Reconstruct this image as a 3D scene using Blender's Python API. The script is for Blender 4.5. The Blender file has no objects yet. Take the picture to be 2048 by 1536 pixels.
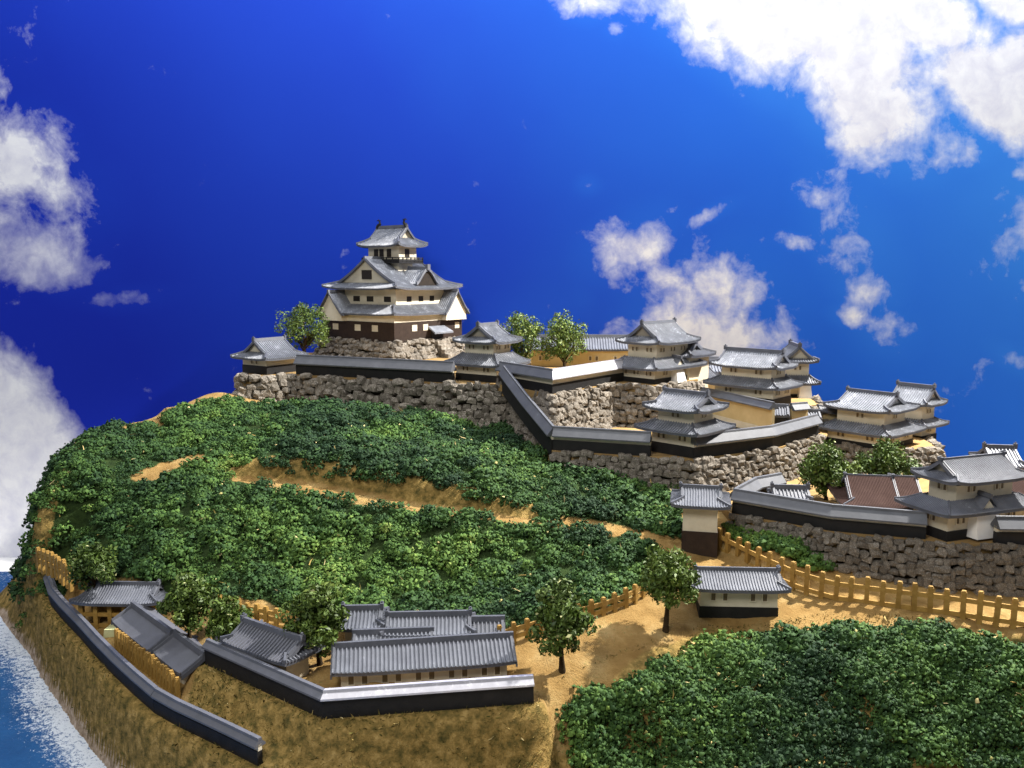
import bpy, bmesh, math, random
import numpy as np
from mathutils import Vector, Matrix
R = math.radians
rnd = random.Random(7); VERBOSE = False
nrs = np.random.RandomState(11)
S = bpy.context.scene
COL = S.collection

# ------------------------------------------------------------------ camera, world, lamps, exposure
F_PX, PITCH, CAM_H = 1700.0, math.atan(218.0 / 1700.0), 8.0      # survey camera: focal length in photo pixels, downward pitch, height
CP, SP = math.cos(PITCH), math.sin(PITCH)
cd = bpy.data.cameras.new('camera'); cam = bpy.data.objects.new('camera', cd); COL.objects.link(cam)
cam.location = (0, 0, CAM_H); cam.rotation_euler = (math.pi / 2 - PITCH, 0, 0)
cd.sensor_fit = 'HORIZONTAL'; cd.sensor_width = 36; cd.lens = F_PX / 2048 * 36
cd.clip_start = 0.1; cd.clip_end = 200
cd.dof.use_dof = True; cd.dof.focus_distance = 13.5; cd.dof.aperture_fstop = 2.4
S.camera = cam
w = bpy.data.worlds.new('World'); S.world = w; w.use_nodes = True
bg = w.node_tree.nodes['Background']; bg.inputs['Color'].default_value = (0.95, 0.96, 1.0, 1); bg.inputs['Strength'].default_value = 0.18

def lamp(name, kind, loc, target, power, color, size=1.0, spot=None):
    l = bpy.data.lights.new(name, kind); l.energy = power; l.color = color
    if kind == 'AREA': l.shape = 'DISK'; l.size = size
    if kind == 'SPOT': l.shadow_soft_size = size; l.spot_size = R(spot); l.spot_blend = 0.25
    o = bpy.data.objects.new(name, l); COL.objects.link(o); o.location = loc
    o.rotation_euler = (Vector(target) - Vector(loc)).to_track_quat('-Z', 'Y').to_euler()
    o['kind'] = 'helper'
    return o
lamp('key_lamp', 'SPOT', (14.8, 17.0, 21.8), (0.0, 12.0, 4.6), 64000, (1.0, 0.95, 0.88), 0.35, 58)
lamp('fill_lamp', 'AREA', (-5.0, -1.0, 17.0), (-1, 12, 4.0), 1550, (1.0, 0.97, 0.92), 6.0)  # unseen fill added to brighten the front and left-facing walls
bl = lamp('backdrop_wash', 'AREA', (3.0, 16.5, 26.0), (3.0, 23.0, 8.0), 5900, (0.95, 0.97, 1.0), 36.0)  # unseen strip added to light the sky print evenly
bl.data.shape = 'RECTANGLE'; bl.data.size_y = 2.5
S.view_settings.view_transform = 'Standard'; S.view_settings.look = 'None'
S.view_settings.exposure = 0.22; S.view_settings.gamma = 1.0
S.render.engine = 'CYCLES'

# ------------------------------------------------------------------ survey: photo measurement + height or distance -> world
def slope(py):
    v = -(py - 768) / F_PX
    return (v * CP - SP) / (CP + v * SP)
def at_y(px, py, Y):
    v = -(py - 768) / F_PX; u = (px - 1024) / F_PX
    k = Y / (CP + v * SP)
    return Vector((u * k, Y, CAM_H + slope(py) * Y))
def at_z(px, py, z):
    return at_y(px, py, (z - CAM_H) / slope(py))
def z_of(py, Y): return CAM_H + slope(py) * Y

# ------------------------------------------------------------------ numeric noise
def _hash(ix, iy, seed):
    h = (ix * 374761393 + iy * 668265263 + seed * 1442695041) & 0xffffffff
    h = ((h ^ (h >> 13)) * 1274126177) & 0xffffffff
    return ((h ^ (h >> 16)) & 0xffff) / 65535.0
def vnoise(x, y, seed=0):
    x = np.asarray(x, float); y = np.asarray(y, float)
    ix = np.floor(x).astype(np.int64); iy = np.floor(y).astype(np.int64)
    fx = x - ix; fy = y - iy
    fx = fx * fx * (3 - 2 * fx); fy = fy * fy * (3 - 2 * fy)
    a = _hash(ix, iy, seed); b = _hash(ix + 1, iy, seed); c = _hash(ix, iy + 1, seed); d = _hash(ix + 1, iy + 1, seed)
    return (a * (1 - fx) + b * fx) * (1 - fy) + (c * (1 - fx) + d * fx) * fy
def fbm(x, y, seed=0, octv=4):
    r = 0; a = 0.5; f = 1.0
    for k in range(octv):
        r = r + a * (vnoise(x * f, y * f, seed + k) - 0.5); a *= 0.5; f *= 2.03
    return r
def in_poly(x, y, poly):
    x = np.asarray(x); y = np.asarray(y); ins = np.zeros(x.shape, bool)
    n = len(poly)
    for i in range(n):
        x0, y0 = poly[i][:2]; x1, y1 = poly[(i + 1) % n][:2]
        if y0 == y1: continue
        c = ((y0 > y) != (y1 > y)) & (x < (x1 - x0) * (y - y0) / (y1 - y0) + x0)
        ins ^= c
    return ins

# ------------------------------------------------------------------ materials
def new_mat(name):
    m = bpy.data.materials.new(name); m.use_nodes = True
    nt = m.node_tree
    return m, nt, nt.nodes['Principled BSDF']
def N(nt, typ, **kw):
    n = nt.nodes.new(typ)
    for k, v in kw.items():
        if k in n.inputs: n.inputs[k].default_value = v
        else: setattr(n, k, v)
    return n
def ramp(nt, fac, stops):
    r = nt.nodes.new('ShaderNodeValToRGB'); e = r.color_ramp.elements
    while len(e) < len(stops): e.new(0.5)
    for i, (p, c) in enumerate(stops):
        e[i].position = p; e[i].color = (*c, 1)
    nt.links.new(fac, r.inputs[0]); return r.outputs[0]
def noisy(name, stops, scale=6, rough=0.8, bump=0.2, bscale=40, spec=0.3, detail=6, metallic=0.0, vary=0.0, bdist=0.02):
    m, nt, b = new_mat(name)
    tc = N(nt, 'ShaderNodeTexCoord')
    n1 = N(nt, 'ShaderNodeTexNoise', Scale=scale, Detail=detail, Roughness=0.65)
    nt.links.new(tc.outputs['Object'], n1.inputs['Vector'])
    col = ramp(nt, n1.outputs[0], stops)
    if vary:
        oi = N(nt, 'ShaderNodeObjectInfo'); mp = N(nt, 'ShaderNodeMapRange'); mp.inputs['To Min'].default_value = 1 - vary; mp.inputs['To Max'].default_value = 1 + vary
        nt.links.new(oi.outputs['Random'], mp.inputs['Value'])
        mx = N(nt, 'ShaderNodeMix', data_type='RGBA', blend_type='MULTIPLY'); mx.inputs[0].default_value = 1
        nt.links.new(col, mx.inputs[6]); nt.links.new(mp.outputs[0], mx.inputs[7]); col = mx.outputs[2]
    nt.links.new(col, b.inputs['Base Color'])
    b.inputs['Roughness'].default_value = rough; b.inputs['Specular IOR Level'].default_value = spec; b.inputs['Metallic'].default_value = metallic
    if bump:
        n2 = N(nt, 'ShaderNodeTexNoise', Scale=bscale, Detail=5, Roughness=0.6)
        nt.links.new(tc.outputs['Object'], n2.inputs['Vector'])
        bp = N(nt, 'ShaderNodeBump', Strength=bump, Distance=bdist)
        nt.links.new(n2.outputs[0], bp.inputs['Height']); nt.links.new(bp.outputs[0], b.inputs['Normal'])
    return m
M = {}
def roof_mat(name, dark, mid, pale, amount, rough=0.55, metallic=0.0):
    # painted tile plastic, pale dry-brushing worn onto it in streaks
    m, nt, b = new_mat(name)
    tc = N(nt, 'ShaderNodeTexCoord')
    n1 = N(nt, 'ShaderNodeTexNoise', Scale=5.0, Detail=8, Roughness=0.7)
    n2 = N(nt, 'ShaderNodeTexNoise', Scale=38.0, Detail=4, Roughness=0.7)
    for n in (n1, n2): nt.links.new(tc.outputs['Object'], n.inputs['Vector'])
    base = ramp(nt, n1.outputs[0], [(0.3, dark), (0.7, mid)])
    ge = N(nt, 'ShaderNodeNewGeometry')
    ad = N(nt, 'ShaderNodeMath', operation='MULTIPLY'); nt.links.new(n1.outputs[0], ad.inputs[0]); nt.links.new(n2.outputs[0], ad.inputs[1])
    wear = ramp(nt, ad.outputs[0], [(0.40 - amount * 0.2, (0, 0, 0)), (0.52 - amount * 0.2, (1, 1, 1))])
    mx = N(nt, 'ShaderNodeMix', data_type='RGBA'); nt.links.new(wear, mx.inputs[0]); nt.links.new(base, mx.inputs[6]); mx.inputs[7].default_value = (*pale, 1)
    nt.links.new(mx.outputs[2], b.inputs['Base Color'])
    b.inputs['Roughness'].default_value = rough; b.inputs['Metallic'].default_value = metallic
    bp = N(nt, 'ShaderNodeBump', Strength=0.25, Distance=0.006); nt.links.new(n2.outputs[0], bp.inputs['Height']); nt.links.new(bp.outputs[0], b.inputs['Normal'])
    return m
M['tile'] = roof_mat('grey_tile', (0.085, 0.092, 0.115), (0.15, 0.16, 0.19), (0.36, 0.38, 0.42), 0.25)
M['tile_worn'] = roof_mat('worn_grey_tile', (0.10, 0.11, 0.13), (0.19, 0.20, 0.23), (0.50, 0.53, 0.58), 0.5)
M['tile_plain'] = roof_mat('plain_grey_tile', (0.08, 0.085, 0.10), (0.11, 0.115, 0.14), (0.20, 0.21, 0.23), 0.05, 0.5)
M['ridge'] = roof_mat('ridge_tile', (0.05, 0.055, 0.07), (0.10, 0.105, 0.125), (0.3, 0.32, 0.35), 0.2)
M['brown_tile'] = roof_mat('brown_bark_roof', (0.055, 0.033, 0.028), (0.08, 0.05, 0.043), (0.12, 0.08, 0.07), 0.15, 0.6)
M['brown_tile'].node_tree.nodes['Principled BSDF'].inputs['Specular IOR Level'].default_value = 0.05; M['brown_tile'].node_tree.nodes['Principled BSDF'].inputs['Roughness'].default_value = 0.9
M['cap'] = roof_mat('wall_cap_tile', (0.06, 0.064, 0.076), (0.095, 0.10, 0.115), (0.2, 0.21, 0.23), 0.12, 0.6)
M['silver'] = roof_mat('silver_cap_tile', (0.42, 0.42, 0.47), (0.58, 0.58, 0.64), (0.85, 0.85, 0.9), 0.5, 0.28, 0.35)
M['plaster'] = noisy('cream_plaster', [(0.3, (0.50, 0.45, 0.34)), (0.7, (0.62, 0.57, 0.45))], 4, 0.75, 0.12, 60, 0.3, vary=0.06)
M['ochre'] = noisy('ochre_plaster', [(0.3, (0.44, 0.34, 0.17)), (0.7, (0.54, 0.43, 0.23))], 4, 0.75, 0.12, 60, 0.3)
M['white'] = noisy('white_plaster', [(0.3, (0.72, 0.71, 0.68)), (0.7, (0.80, 0.79, 0.77))], 5, 0.6, 0.1, 60)
M['shade_plaster'] = noisy('shaded_cream_plaster', [(0.3, (0.26, 0.23, 0.18)), (0.7, (0.34, 0.31, 0.25))], 5, 0.8, 0.1, 60)  # cream plaster darkened, shade painted into the turret gables
M['black'] = noisy('black_boards', [(0.3, (0.008, 0.008, 0.009)), (0.7, (0.017, 0.016, 0.016))], 9, 0.6, 0.2, 70, 0.25)
M['brown'] = noisy('dark_brown_boards', [(0.3, (0.020, 0.012, 0.009)), (0.7, (0.038, 0.024, 0.017))], 9, 0.65, 0.2, 70, 0.25)
M['window'] = noisy('window_dark', [(0.3, (0.012, 0.010, 0.008)), (0.7, (0.03, 0.022, 0.015))], 20, 0.5, 0)
M['slot'] = noisy('window_brown', [(0.3, (0.10, 0.075, 0.04)), (0.7, (0.16, 0.12, 0.07))], 20, 0.6, 0)
M['fence'] = noisy('ochre_fence_wood', [(0.25, (0.23, 0.125, 0.024)), (0.75, (0.37, 0.23, 0.06))], 14, 0.7, 0.4, 90, 0.3, vary=0.12)
M['stone'] = noisy('castle_stone', [(0.25, (0.10, 0.085, 0.068)), (0.48, (0.21, 0.183, 0.15)), (0.74, (0.54, 0.49, 0.42))], 11, 0.85, 0.8, 26, 0.2, vary=0.28, bdist=0.05)
M['core'] = noisy('wall_core', [(0.3, (0.018, 0.013, 0.009)), (0.7, (0.05, 0.038, 0.025))], 8, 0.95, 0.5, 25, 0.1)
M['bark'] = noisy('tree_bark', [(0.3, (0.022, 0.014, 0.008)), (0.7, (0.06, 0.04, 0.02))], 20, 0.9, 0.6, 60, 0.1)
M['sand'] = noisy('yellow_earth', [(0.25, (0.42, 0.24, 0.065)), (0.6, (0.55, 0.34, 0.11)), (0.85, (0.62, 0.44, 0.19))], 3.5, 0.95, 0.6, 28, 0.1, detail=9)
M['earth'] = noisy('brown_earth', [(0.25, (0.20, 0.125, 0.05)), (0.6, (0.31, 0.205, 0.085)), (0.85, (0.42, 0.30, 0.14))], 3.5, 0.95, 0.6, 28, 0.1, detail=9)
M['bank_earth'] = noisy('bank_earth', [(0.28, (0.04, 0.042, 0.013)), (0.42, (0.10, 0.078, 0.026)), (0.56, (0.19, 0.135, 0.042)), (0.75, (0.38, 0.27, 0.095))], 9, 0.95, 0.7, 34, 0.1, detail=8)
M['table'] = noisy('white_table', [(0.3, (0.75, 0.75, 0.74)), (0.7, (0.82, 0.82, 0.82))], 2, 0.5, 0)
M['pale_green'] = noisy('pale_green_plaster', [(0.3, (0.45, 0.47, 0.24)), (0.7, (0.58, 0.58, 0.34))], 12, 0.8, 0.4, 40)

def tone_mat(name, stops, rough=0.7, spec=0.25, attr='tone', sheen=0.0, trans=0.0):
    m, nt, b = new_mat(name)
    a = N(nt, 'ShaderNodeAttribute'); a.attribute_name = attr
    nt.links.new(ramp(nt, a.outputs['Fac'], stops), b.inputs['Base Color'])
    b.inputs['Roughness'].default_value = rough; b.inputs['Specular IOR Level'].default_value = spec
    return m
M['foliage'] = tone_mat('bush_foam', [(0.0, (0.009, 0.030, 0.010)), (0.35, (0.029, 0.071, 0.015)), (0.65, (0.070, 0.136, 0.023)), (0.86, (0.15, 0.23, 0.045)), (0.93, (0.34, 0.30, 0.11)), (1.0, (0.55, 0.46, 0.22))], 0.75, 0.25)
M['leaf'] = tone_mat('tree_leaf', [(0.0, (0.022, 0.045, 0.008)), (0.5, (0.085, 0.135, 0.020)), (0.85, (0.21, 0.25, 0.05)), (1.0, (0.42, 0.42, 0.20))], 0.55, 0.3)
M['grass'] = tone_mat('dry_grass', [(0.0, (0.05, 0.06, 0.015)), (0.4, (0.16, 0.13, 0.035)), (0.75, (0.34, 0.24, 0.08)), (1.0, (0.55, 0.45, 0.22))], 0.85, 0.1)

def ground_mat():
    # three painted ground covers, laid where the modeller put them: 0 dirt, 1 turf-covered, 2 dark scrubby bank (also painted as shade on the path cut), 3 pale beach
    m, nt, b = new_mat('hill_ground')
    tc = N(nt, 'ShaderNodeTexCoord')
    def nz(s, d=8):
        n = N(nt, 'ShaderNodeTexNoise', Scale=s, Detail=d, Roughness=0.68); nt.links.new(tc.outputs['Object'], n.inputs['Vector']); return n.outputs[0]
    n1, n2, n3 = nz(2.6), nz(9.0), nz(34.0)
    sand = ramp(nt, n1, [(0.28, (0.19, 0.11, 0.034)), (0.5, (0.28, 0.175, 0.062)), (0.72, (0.40, 0.28, 0.12))])
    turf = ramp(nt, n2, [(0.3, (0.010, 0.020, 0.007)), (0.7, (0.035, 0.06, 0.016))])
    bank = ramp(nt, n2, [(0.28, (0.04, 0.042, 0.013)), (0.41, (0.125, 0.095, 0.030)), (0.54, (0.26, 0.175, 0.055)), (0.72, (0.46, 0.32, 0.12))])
    beach = ramp(nt, n2, [(0.3, (0.16, 0.11, 0.075)), (0.5, (0.34, 0.26, 0.19)), (0.72, (0.60, 0.50, 0.42))])
    sp = ramp(nt, n3, [(0.57, (0, 0, 0)), (0.66, (1, 1, 1))])
    mx0 = N(nt, 'ShaderNodeMix', data_type='RGBA'); nt.links.new(sand, mx0.inputs[6]); mx0.inputs[7].default_value = (0.16, 0.17, 0.055, 1)
    n4 = nz(1.3, 9); pt = ramp(nt, n4, [(0.47, (.12, .12, .12)), (0.62, (1, 1, 1))]); fm = N(nt, 'ShaderNodeMath', operation='MULTIPLY'); nt.links.new(sp, fm.inputs[0]); nt.links.new(pt, fm.inputs[1]); nt.links.new(fm.outputs[0], mx0.inputs[0])
    cur = mx0.outputs[2]
    for attr, c in (('turf', turf), ('bank', bank), ('beach', beach)):
        a = N(nt, 'ShaderNodeAttribute'); a.attribute_name = attr
        s = N(nt, 'ShaderNodeMath', operation='ADD'); nt.links.new(a.outputs['Fac'], s.inputs[0])
        h = N(nt, 'ShaderNodeMath', operation='MULTIPLY_ADD'); nt.links.new(n2, h.inputs[0]); h.inputs[1].default_value = 0.9; h.inputs[2].default_value = -0.45
        nt.links.new(h.outputs[0], s.inputs[1])
        f = ramp(nt, s.outputs[0], [(0.38, (0, 0, 0)), (0.62, (1, 1, 1))])
        mx = N(nt, 'ShaderNodeMix', data_type='RGBA'); nt.links.new(f, mx.inputs[0]); nt.links.new(cur, mx.inputs[6]); nt.links.new(c, mx.inputs[7]); cur = mx.outputs[2]
    nt.links.new(cur, b.inputs['Base Color']); b.inputs['Roughness'].default_value = 0.95; b.inputs['Specular IOR Level'].default_value = 0.1
    ad = N(nt, 'ShaderNodeMath', operation='ADD'); nt.links.new(n2, ad.inputs[0]); nt.links.new(n3, ad.inputs[1])
    bp = N(nt, 'ShaderNodeBump', Strength=0.55, Distance=0.05); nt.links.new(ad.outputs[0], bp.inputs['Height']); nt.links.new(bp.outputs[0], b.inputs['Normal'])
    return m
M['ground'] = ground_mat()

def water_mat():
    m, nt, b = new_mat('painted_sea')
    tc = N(nt, 'ShaderNodeTexCoord')
    def nz(s, d=6, dist=0.0):
        n = N(nt, 'ShaderNodeTexNoise', Scale=s, Detail=d, Roughness=0.7, Distortion=dist); nt.links.new(tc.outputs['Object'], n.inputs['Vector']); return n.outputs[0]
    n1, n2, n3 = nz(1.1), nz(16.0, 6, 0.6), nz(48.0, 4)
    blue = ramp(nt, n1, [(0.3, (0.010, 0.065, 0.20)), (0.7, (0.018, 0.11, 0.30))])
    a = N(nt, 'ShaderNodeAttribute'); a.attribute_name = 'foam'
    mu = N(nt, 'ShaderNodeMath', operation='MULTIPLY_ADD'); nt.links.new(n2, mu.inputs[0]); mu.inputs[1].default_value = 1.5; mu.inputs[2].default_value = -0.75
    mu3 = N(nt, 'ShaderNodeMath', operation='MULTIPLY_ADD'); nt.links.new(n3, mu3.inputs[0]); mu3.inputs[1].default_value = 1.1; mu3.inputs[2].default_value = -0.55
    s1 = N(nt, 'ShaderNodeMath', operation='ADD'); nt.links.new(mu.outputs[0], s1.inputs[0]); nt.links.new(mu3.outputs[0], s1.inputs[1])
    s2 = N(nt, 'ShaderNodeMath', operation='ADD'); nt.links.new(s1.outputs[0], s2.inputs[0]); nt.links.new(a.outputs['Fac'], s2.inputs[1])
    f = ramp(nt, s2.outputs[0], [(0.42, (0, 0, 0)), (0.62, (1, 1, 1))])
    mx = N(nt, 'ShaderNodeMix', data_type='RGBA'); nt.links.new(f, mx.inputs[0]); nt.links.new(blue, mx.inputs[6]); mx.inputs[7].default_value = (0.66, 0.72, 0.80, 1)
    nt.links.new(mx.outputs[2], b.inputs['Base Color']); b.inputs['Roughness'].default_value = 0.65; b.inputs['Specular IOR Level'].default_value = 0.2
    bp = N(nt, 'ShaderNodeBump', Strength=0.6, Distance=0.04); nt.links.new(n2, bp.inputs['Height']); nt.links.new(bp.outputs[0], b.inputs['Normal'])
    return m
M['water'] = water_mat()

def sky_mat():
    # the printed backdrop: clouds whose large shapes come from the mesh attribute, their fringes from noise
    m, nt, b = new_mat('sky_print')
    tc = N(nt, 'ShaderNodeTexCoord')
    def nz(s, d=8, dist=0.0, rough=0.62):
        n = N(nt, 'ShaderNodeTexNoise', Scale=s, Detail=d, Roughness=rough, Distortion=dist); nt.links.new(tc.outputs['Object'], n.inputs['Vector']); return n.outputs[0]
    n1, n2, n3 = nz(0.55, 9, 0.4), nz(0.16, 3), nz(1.7, 8, 0.3)
    ab = N(nt, 'ShaderNodeAttribute'); ab.attribute_name = 'pale'
    blue = ramp(nt, ab.outputs['Fac'], [(0.0, (0.003, 0.018, 0.36)), (0.4, (0.008, 0.055, 0.52)), (0.7, (0.016, 0.13, 0.66)), (1.0, (0.04, 0.24, 0.78))])
    a = N(nt, 'ShaderNodeAttribute'); a.attribute_name = 'cloud'
    so = N(nt, 'ShaderNodeAttribute'); so.attribute_name = 'soft'
    mu = N(nt, 'ShaderNodeMath', operation='MULTIPLY_ADD'); nt.links.new(n1, mu.inputs[0]); mu.inputs[1].default_value = 1.7; mu.inputs[2].default_value = -0.85
    m3 = N(nt, 'ShaderNodeMath', operation='MULTIPLY_ADD'); nt.links.new(n3, m3.inputs[0]); m3.inputs[1].default_value = 0.9; m3.inputs[2].default_value = -0.45
    q = N(nt, 'ShaderNodeMath', operation='ADD'); nt.links.new(mu.outputs[0], q.inputs[0]); nt.links.new(m3.outputs[0], q.inputs[1])
    iv = N(nt, 'ShaderNodeMath', operation='SUBTRACT'); iv.inputs[0].default_value = 1.0; nt.links.new(so.outputs['Fac'], iv.inputs[1])
    q2 = N(nt, 'ShaderNodeMath', operation='MULTIPLY'); nt.links.new(q.outputs[0], q2.inputs[0]); nt.links.new(iv.outputs[0], q2.inputs[1])
    s = N(nt, 'ShaderNodeMath', operation='ADD'); nt.links.new(q2.outputs[0], s.inputs[0]); nt.links.new(a.outputs['Fac'], s.inputs[1])
    f = ramp(nt, s.outputs[0], [(0.32, (0, 0, 0)), (0.58, (0.38, 0.38, 0.38)), (0.92, (1, 1, 1))])
    white = ramp(nt, n3, [(0.3, (0.62, 0.63, 0.74)), (0.62, (0.82, 0.83, 0.87))])
    mx = N(nt, 'ShaderNodeMix', data_type='RGBA'); nt.links.new(f, mx.inputs[0]); nt.links.new(blue, mx.inputs[6]); nt.links.new(white, mx.inputs[7])
    nt.links.new(mx.outputs[2], b.inputs['Base Color']); b.inputs['Roughness'].default_value = 0.7; b.inputs['Specular IOR Level'].default_value = 0.15
    return m
M['sky'] = sky_mat()

# ------------------------------------------------------------------ mesh helpers
class MB:
    def __init__(s): s.v = []; s.f = []
    def add(s, vs, fs):
        b = len(s.v); s.v.extend([tuple(p) for p in vs]); s.f.extend([tuple(b + i for i in f) for f in fs]); return s
    def box(s, x0, x1, y0, y1, z0, z1, taper=0.0):
        t = taper
        return s.add([(x0 - t, y0 - t, z0), (x1 + t, y0 - t, z0), (x1 + t, y1 + t, z0), (x0 - t, y1 + t, z0), (x0, y0, z1), (x1, y0, z1), (x1, y1, z1), (x0, y1, z1)],
                     [(0, 3, 2, 1), (4, 5, 6, 7), (0, 1, 5, 4), (1, 2, 6, 5), (2, 3, 7, 6), (3, 0, 4, 7)])
    def beam(s, pts, wd, h, up=0.0):
        # box section swept along a polyline, vertical sides
        n = len(pts); vs = []; P = [Vector(p) for p in pts]
        for i in range(n):
            t = (P[min(i + 1, n - 1)] - P[max(i - 1, 0)]); t.z = 0
            if t.length < 1e-6: t = Vector((1, 0, 0))
            t.normalize(); sd = Vector((-t.y, t.x, 0)) * wd / 2
            for q, z in ((-1, up), (1, up), (0.6, up + h), (-0.6, up + h)):
                p = P[i] + sd * q; vs.append((p.x, p.y, p.z + z))
        fs = []
        for i in range(n - 1):
            a = i * 4; b = a + 4
            for k in range(4): fs.append((a + k, b + k, b + (k + 1) % 4, a + (k + 1) % 4))
        fs.append((0, 1, 2, 3)); e = (n - 1) * 4; fs.append((e + 3, e + 2, e + 1, e))
        return s.add(vs, fs)
    def tube(s, pts, rads, n=7):
        P = [Vector(p) for p in pts]; vs = []; fs = []
        for i, p in enumerate(P):
            t = (P[min(i + 1, len(P) - 1)] - P[max(i - 1, 0)]).normalized()
            a = t.orthogonal().normalized(); b = t.cross(a)
            for k in range(n):
                an = 2 * math.pi * k / n; vs.append(p + (a * math.cos(an) + b * math.sin(an)) * rads[i])
        for i in range(len(P) - 1):
            for k in range(n):
                fs.append((i * n + k, i * n + (k + 1) % n, (i + 1) * n + (k + 1) % n, (i + 1) * n + k))
        fs.append(tuple(range((len(P) - 1) * n, len(P) * n)))
        return s.add(vs, fs)
    def turned(s):
        s.v = [(-y, x, z) for x, y, z in s.v]; return s
    def moved(s, dx, dy, dz=0):
        s.v = [(x + dx, y + dy, z + dz) for x, y, z in s.v]; return s
    def mesh(s, name, mat, smooth=False):
        me = bpy.data.meshes.new(name); me.from_pydata(s.v, [], s.f)
        bm = bmesh.new(); bm.from_mesh(me); bmesh.ops.recalc_face_normals(bm, faces=bm.faces); bm.to_mesh(me); bm.free()
        me.materials.append(mat)
        if smooth: me.polygons.foreach_set('use_smooth', [True] * len(me.polygons))
        return me
def link(name, me, parent=None):
    o = bpy.data.objects.new(name, me); COL.objects.link(o)
    if parent is not None: o.parent = parent
    return o
def part(name, mb, mat, parent, smooth=False):
    return link(name, mb.mesh(name, M[mat], smooth), parent)
def tag(o, label=None, cat=None, group=None, kind=None):
    if label: o['label'] = label
    if cat: o['category'] = cat
    if group: o['group'] = group
    if kind: o['kind'] = kind
    return o
def thing(name, label, cat, loc=(0, 0, 0), rz=0.0, group=None):
    o = bpy.data.objects.new(name, None); COL.objects.link(o); o.empty_display_size = 0.2
    o.location = loc; o.rotation_euler = (0, 0, rz)
    return tag(o, label, cat, group)
def big_mesh(name, V, T, mat, attrs=None, smooth=False):
    me = bpy.data.meshes.new(name); V = np.asarray(V, np.float32); T = np.asarray(T, np.int32)
    k = T.shape[1]
    me.vertices.add(len(V)); me.vertices.foreach_set('co', V.ravel())
    me.loops.add(T.size); me.loops.foreach_set('vertex_index', T.ravel())
    me.polygons.add(len(T)); me.polygons.foreach_set('loop_start', np.arange(0, T.size, k, dtype=np.int32))
    me.update(calc_edges=True)
    for an, av in (attrs or {}).items():
        at = me.attributes.new(an, 'FLOAT', 'POINT'); at.data.foreach_set('value', np.asarray(av, np.float32))
    if smooth: me.polygons.foreach_set('use_smooth', np.ones(len(T), bool))
    me.materials.append(mat); return me

# ------------------------------------------------------------------ the ground plan: terraces
def PZ(z, *pp): return [at_z(px, py, z) for px, py in pp]
Z1, Z2, Z2B, Z3, Z4, Z5 = 6.0, 5.25, 5.42, 5.66, 5.02, 4.75
E1 = PZ(Z1, (480, 753), (535, 752), (593, 749), (905, 766.5), (996, 768.5), (1105, 789), (1216, 768), (1311, 771), (1396, 759))
E2 = PZ(Z2, (1105, 901), (1300, 914), (1387, 919), (1548, 898), (1640, 871))
E3 = PZ(Z3, (1418, 796), (1549, 818), (1640, 809))
E4 = PZ(Z4, (1640, 880), (1771, 904), (1877, 894))
E5 = PZ(Z5, (1462, 1027), (1660, 1063), (1850, 1080), (1895, 1087), (2075, 1089))
P1 = [(E1[0].x + 0.1, 22.0)] + [(p.x, p.y) for p in E1] + [(E1[-1].x + 0.8, 22.0)]
P2 = [(E1[4].x + 0.35, E1[4].y - 0.1)] + [(p.x, p.y) for p in E2] + [(E2[-1].x + 0.9, 18.0), (E1[4].x + 0.6, 18.0)]
P3 = [(p.x, p.y) for p in E3] + [(E3[-1].x + 0.4, 19.0), (E3[0].x - 0.3, 19.0)]
P4 = [(p.x, p.y) for p in E4] + [(E4[-1].x + 0.4, 18.5), (E4[0].x - 0.6, 18.5)]
P5 = [(p.x, p.y) for p in E5] + [(E5[-1].x + 1.2, 14.0), (E5[0].x - 0.2, 13.2)]
TERR = [(P1, Z1), (P2, Z2), (P3, Z3), (P4, Z4), (P5, Z5)]

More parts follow.
